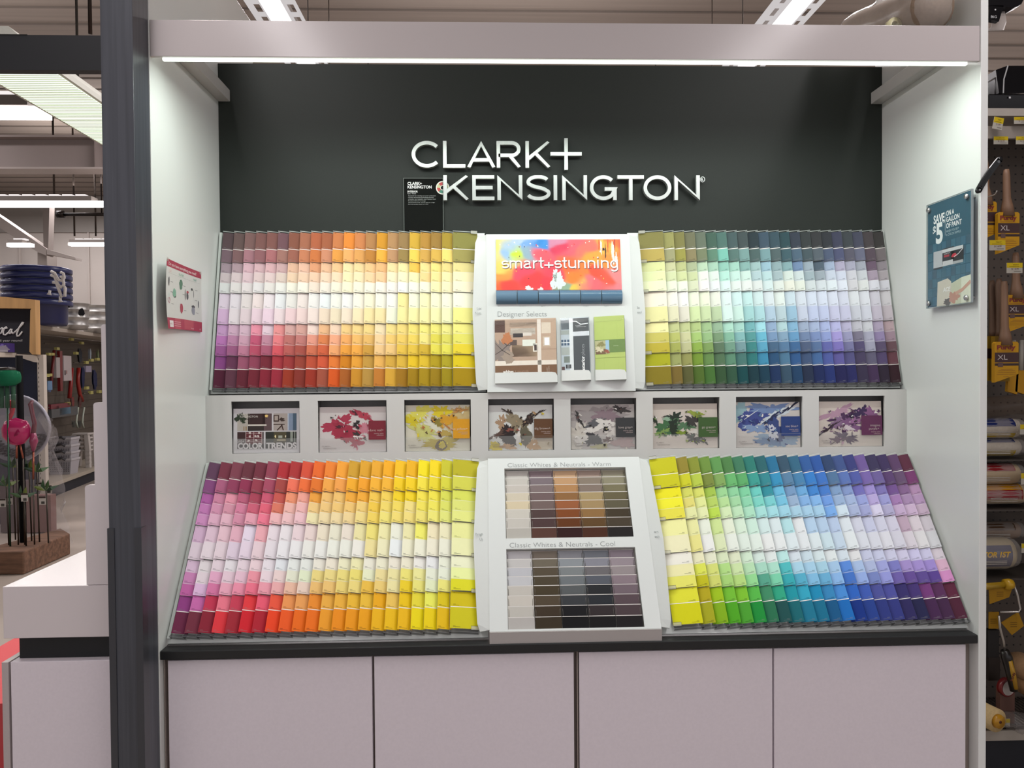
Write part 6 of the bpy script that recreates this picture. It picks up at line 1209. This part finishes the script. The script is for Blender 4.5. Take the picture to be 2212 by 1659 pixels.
# roller covers lying in sleeves along x
def sleeve(py0, py1, c, bands, lb, h=.05, px1=2214, endc='bfb5a4', txt=None):
    a, b = at(2170, py0, YR-h), at(2170, py1, YR-h); R = (a.z-b.z)/2; x1 = at(px1, 900, YR-h).x; x0 = 1.52; cz = (a.z+b.z)/2; yc_ = YR-h+R
    t = thing('roller_cover', ((x0+x1)/2, yc_, cz-R), lb, 'roller cover', 'packed roller covers')
    m = MB(); m.lathe((0, yc_, cz), [(.0001, x0), (R*.98, x0), (R, x0+.01), (R, x1-.03), (R*.9, x1-.012), (R*.55, x1), (.0001, x1-.004)], c, 28, axis=0); part('cover', m, 'fabric', t)
    m = MB()
    for d0, d1, bc in bands:
        n = 8
        for i in range(n):
            q0, q1 = math.radians(d0+(d1-d0)*i/n), math.radians(d0+(d1-d0)*(i+1)/n); r = R+.0012
            m.face([(x0+.01, yc_-r*math.cos(q0), cz+r*math.sin(q0)), (x1-.035, yc_-r*math.cos(q0), cz+r*math.sin(q0)), (x1-.035, yc_-r*math.cos(q1), cz+r*math.sin(q1)), (x0+.01, yc_-r*math.cos(q1), cz+r*math.sin(q1))], bc)
    w_ = wall_fr(yc_-R-.0016)
    m.fr = w_
    if txt:
        s_, zz, cap, col, wd = txt; m.text(s_, x1-.045, cz+zz, col, cap, wd, .0009, 'r', off=.05, shear=.2)
    for k in range(3): m.rect(x1-.17, x1-.06, cz-R*.30-k*.006, cz-R*.30-k*.006+.002, .0006, 'a9a39a')
    part('label', m, 'gloss', t)
    m = MB(); rr_ = random.Random(int(py0)); m.lathe((0, yc_, cz), [(R*1.03, x0)] + [(R*(1.03+rr_.uniform(0, .04)), x0+(x1-x0)*(i+1)/9) for i in range(8)] + [(R*.9, x1+.006)], 'cfc8c0', 18, axis=0); part('film_sleeve', m, 'film', t)
sleeve(905, 948, 'aaa090', [(15, 80, '1f2a5c'), (-60, -25, '9a8220')], 'white roller cover with navy label, upper of the two on the first roller shelf', .08); sleeve(948, 987, 'aaa090', [(35, 80, '1c2654'), (-70, -15, '9a8220')], 'white roller cover with navy label, lower of the two on the first roller shelf', .07)
sleeve(1003, 1048, 'a08454', [(20, 85, '7a1c20')], 'cream roller cover with red label, upper of the pair on the second roller shelf', .08); sleeve(1048, 1092, 'a5906a', [(30, 85, 'b07a16'), (-25, 30, '7a1f24')], 'cream roller cover with gold and red label, lower of the pair', .07, 2230)
sleeve(1130, 1168, '6a4c30', [(10, 60, '4a3424')], 'dim brown-wrapped roller cover lying behind the contractor pack', .0); sleeve(1168, 1236, '9a8a68', [(-45, 40, '1c2450')], 'roller cover with navy label and bold gold CONTRACTOR writing', .09, 2208, txt=('CONTRACTOR 1ST', -.002, .020, 'c9a03c', .25))
m = MB(); q = at(2195, 878, YR-.05); m.blob(0, 0, 0, 0, '000000', 0); m.v = []; m.f = []; m.c = []; m.s = []
m.tube([(1.6, YR-.02, zr(893)), (1.75, YR-.05, zr(880)), (1.86, YR-.05, zr(872)), (1.97, YR-.03, zr(880))], [.03, .045, .04, .03], '5a4a3c', 14); solo('wrapped_sponge', m, 'film', 'film-wrapped sponge lying above the navy-labelled roller covers', 'sponge')
# roller frames and loose goods at the foot
def rodobj(name, lb, cat, pts, r, c, mt, h=.1, n=8, grp=None):
    m = MB(); m.tube([at(p[0], p[1], YR-h) for p in pts], r, c, n); return solo(name, m, mt, lb, cat, grp)
t = thing('paint_roller', (at(2190, 1300, YR-.12).x, YR-.12, zr(1330, .12)), 'white wire roller frame with yellow cap on the pegboard', 'paint roller'); h = .12; A = lambda px, py: at(px, py, YR-h)
m = MB(); m.tube([A(2190, 1262), A(2198, 1285), A(2204, 1315), A(2200, 1322), A(2160, 1322)], .0042, 'b9b4ae', 8); part('wire', m, 'metal', t)
m = MB(); q = A(2180, 1262); m.lathe((q.x, q.y, q.z), [(.0001, -.02), (.020, -.02), (.022, 0), (.018, .012), (.0001, .014)], 'b8901a', 16, axis=0); part('cap', m, 'plastic', t)
m = MB(); m.tube([A(2176, 1262), A(2100, 1270)], [.012, .014], '9a7a1a', 10); part('cage', m, 'plastic', t)
for i, (P, lb) in enumerate(((((2136, 1322), (2158, 1322), (2158, 1358), (2136, 1358)), 'yellow roller card beside the white end panel'), (((2163, 1345), (2200, 1322), (2212, 1352), (2186, 1372)), 'tilted yellow roller card hanging beside the wire frame'), (((2136, 1270), (2190, 1262), (2180, 1290), (2138, 1305)), 'crumpled yellow card behind the wire roller frame'))):
    f = wall_fr(YR-.06-.03*i); m = MB(f); m.prism([on(p[0], p[1], f) for p in P][::-1], -.003, 0, '9a7216'); c_ = [sum(on(p[0], p[1], f)[k] for p in P)/4 for k in (0, 1)]
    for k in range(3): m.rect(c_[0]-.015, c_[0]+.012, c_[1]-.012+k*.008, c_[1]-.010+k*.008, .0005, '5a3c12')
    solo('roller_card', m, 'card', lb, 'package', 'yellow roller cards')
t = thing('paint_roller', (A(2185, 1490).x, YR-.14, zr(1495, .14)), 'black and yellow roller handle in clear wrap leaning down the pegboard', 'paint roller'); h = .14
m = MB(); m.tube([A(2158, 1330), A(2160, 1355), A(2168, 1385), A(2171, 1408)], .0045, 'b0aba4', 8); part('wire', m, 'metal', t)
m = MB(); m.tube([A(2170, 1405), A(2175, 1420), A(2182, 1450), A(2190, 1492)], [.015, .02, .017, .014], '191512', 12); part('grip', m, 'plastic', t)
m = MB(); m.tube([A(2176, 1424), A(2183, 1452), A(2190, 1485)], [.009, .010, .008], 'a87f1c', 10); 
for i, v in enumerate(m.v): m.v[i] = v + Vector((0, -.013, 0))
part('grip_inlay', m, 'plastic', t)
f = wall_fr(YR-h-.024); a, b = on(2187, 1472, f); m = MB(f); m.text('Purdy', a, b, '5a1c14', .009, .036, .0005, off=.04, rot=1.25); part('grip_print', m, 'ink', t)
t = thing('yellow_cap_roller', (A(2150, 1500).x, YR-.15, zr(1541)), 'cream roller cover with round yellow end cap on the wire shelf', 'roller cover'); q = at(2152, 1502, YR-.16)
m = MB(); m.tube([(q.x+.004, YR-.16, zr(1541)+.046), (q.x-.05, YR+.05, zr(1541)+.048)], .045, 'c2a878', 24); part('cover', m, 'fabric', t)
m = MB(); m.tube([(q.x+.008, YR-.172, zr(1541)+.046), (q.x+.004, YR-.158, zr(1541)+.046)], [.026, .028], 'b8841a', 20); m.tube([(q.x+.008, YR-.1735, zr(1541)+.046), (q.x+.008, YR-.172, zr(1541)+.046)], .006, '4a1a12', 10); part('end_cap', m, 'plastic', t)
t = thing('tape_reel', (at(2176, 1488, YR-.1).x, YR-.1, zr(1541)), 'red-rimmed reel with clear round window behind the yellow-capped roller', 'reel'); q = at(2178, 1486, YR-.1)
f = Fr((q.x, q.y, q.z), (1, .2, 0), (0, 0, 1)); m = MB(f); m.lathe((0, 0, 0), [(.030, -.02), (.036, -.02), (.036, .0), (.030, .004), (.030, -.02)], '6a1a1c', 26); part('rim', m, 'plastic', t)
m = MB(f); m.disc(0, 0, .030, .002, 'a39d98', 24); part('window', m, 'gloss', t)
m = MB(); m.box(q.x-.03, q.x+.03, q.y+.005, q.y+.03, zr(1541)+.001, q.z, '5a4038'); part('stand', m, 'card', t)
m = MB(); rr_ = random.Random(5); q = at(2195, 1515, YR-.13)
for i in range(6): m.blob(0, 0, .001, .001, '8a8480', 0, i)
m.v = []; m.f = []; m.c = []; m.s = []; m.lathe((q.x, q.y, zr(1541)+.001), [(.0001, 0), (.05, .0), (.055, .02), (.04, .045), (.0001, .055)], '8a8480', 18)
for i, v in enumerate(m.v): m.v[i] = v + Vector((rr_.uniform(-.008, .008), rr_.uniform(-.008, .008), rr_.uniform(0, .008)))
solo('film_bag', m, 'film', 'crumpled clear bag on the wire shelf near the yellow-capped roller', 'bag')
for i, (px, py, R, c_) in enumerate(((2210, 1440, .05, '8a6a4a'), (2214, 1475, .045, '8a6642'))):
    q = at(px, py, YR-.05); m = MB(); m.lathe((q.x, q.y, q.z), [(.0001, -.06), (R*.8, -.055), (R, -.03), (R, .03), (R*.8, .055), (.0001, .06)], c_, 20, axis=1); solo('roller_sleeve', m, 'fabric', ('tan roller sleeve end hanging at the picture edge', 'second tan roller sleeve end below the first')[i], 'roller cover', 'tan roller sleeves')
m = MB(); f = wall_fr(YR-.02); m.fr = f
for (x0, y0, x1, y1, c_) in ((2134, 1362, 2158, 1420, '14100f'), (2136, 1420, 2160, 1470, '241a14')): (a0, b1), (a1, b0) = on(x0, y0, f), on(x1, y1, f); m.box(a0, a1, b0, b1, -.03, 0, c_)
solo('dark_carton', m, 'matte', 'black hanging box below the yellow roller card by the white panel', 'package')
# black wares on the top shelf and hanging goods above
z0 = zr(252); q0 = at(2134, 226, YR-.08); q1 = at(2235, 226, YR-.08)
t = thing('paint_tray', ((q0.x+q1.x)/2, YR, z0), 'glossy black deep tray on the top shelf of the brush aisle', 'tray')
m = MB(); zt_ = at(2170, 202, YR-.08).z; m.add([(q0.x+.01, YR-.06, z0), (q1.x, YR-.06, z0), (q1.x, YR+.14, z0), (q0.x+.01, YR+.14, z0), (q0.x, YR-.08, zt_), (q1.x+.01, YR-.08, zt_), (q1.x+.01, YR+.15, zt_), (q0.x, YR+.15, zt_)], [(0, 3, 2, 1), (4, 5, 6, 7), (0, 1, 5, 4), (1, 2, 6, 5), (2, 3, 7, 6), (3, 0, 4, 7)], '0d0d0f'); part('body', m, 'gloss', t, .006)
m = MB(wall_fr(YR-.0802)); a, b = on(2181, 211, m.fr); m.rect(a-.004, a+.004, b-.003, b+.004, .001, 'c9c9c9'); part('sticker', m, 'card', t)
P = [(2151, 151), (2176, 142), (2240, 142), (2240, 201), (2158, 201)]
f = wall_fr(YR-.04); t = thing('black_bin', (at(2195, 200, YR-.04).x, YR, zt_+.001), 'black plastic bin with thin white rim line standing in the deep tray', 'bin'); base_ = zt_+.0012
m = MB(f); pp_ = [on(p[0], max(p[1], 0), f) for p in P]; pp_ = [(a, max(b, base_)) for a, b in pp_]; m.prism(pp_[::-1], -.16, 0, '0f0f12'); part('body', m, 'gloss', t)
m = MB(f); a = on(2177, 142, f); b = on(2167, 201, f); m.ribbon([a, (b[0]+.002, (a[1]+b[1])/2), b], .004, 0, .002, 'b9b9b9'); part('rim_line', m, 'plastic', t)
m = MB(); q = at(2134, 178, YR-.06); e = at(2150, 168, YR-.06); m.tube([(q.x-.1, q.y, q.z-.05), q, e], .003, 'b9b9b9', 6); m.tube([e, (e.x, e.y, base_)], .003, '5a5a5a', 6); solo('wire_handle', m, 'metal', 'pale wire handle sticking out beside the black bin', 'handle')
t = thing('hanging_pack', (at(2160, 40, .55).x, .55, at(2160, 58, .55).z), 'black packs and clear bag hanging above the aisle beside the panel top', 'package'); f = wall_fr(.55)
m = MB(f); m.prism([on(p[0], p[1], f) for p in ((2130, -30), (2225, -30), (2206, 10), (2192, 16), (2130, 12))][::-1], -.05, 0, '121214'); m.prism([on(p[0], p[1], f) for p in ((2138, 12), (2168, 12), (2158, 46), (2134, 42))][::-1], -.02, 0, '101012'); part('pack', m, 'gloss', t)
m = MB(f); a, b = on(2145, 39, f); m.text('BIG', a-.008, b, 'b9b9b9', .009, .022, .0006); a, b = on(2150, 21, f); m.disc(a, b, .003, .0006, 'b9b9b9', 10); part('pack_print', m, 'ink', t)
m = MB(f); m.prism([on(p[0], p[1], f) for p in ((2150, 55), (2160, 20), (2180, 18), (2184, 40), (2178, 58), (2140, 60), (2134, 85), (2130, 85), (2132, 50))], -.03, -.024, 'c9c4c2'); part('clear_bag', m, 'film', t)
m = MB(f); a, b = on(2170, -30, f); m.tube([(a, b, -.02), (a, CEIL, -.02)], .003, '6a6662', 6); part('cord', m, 'metal', t)
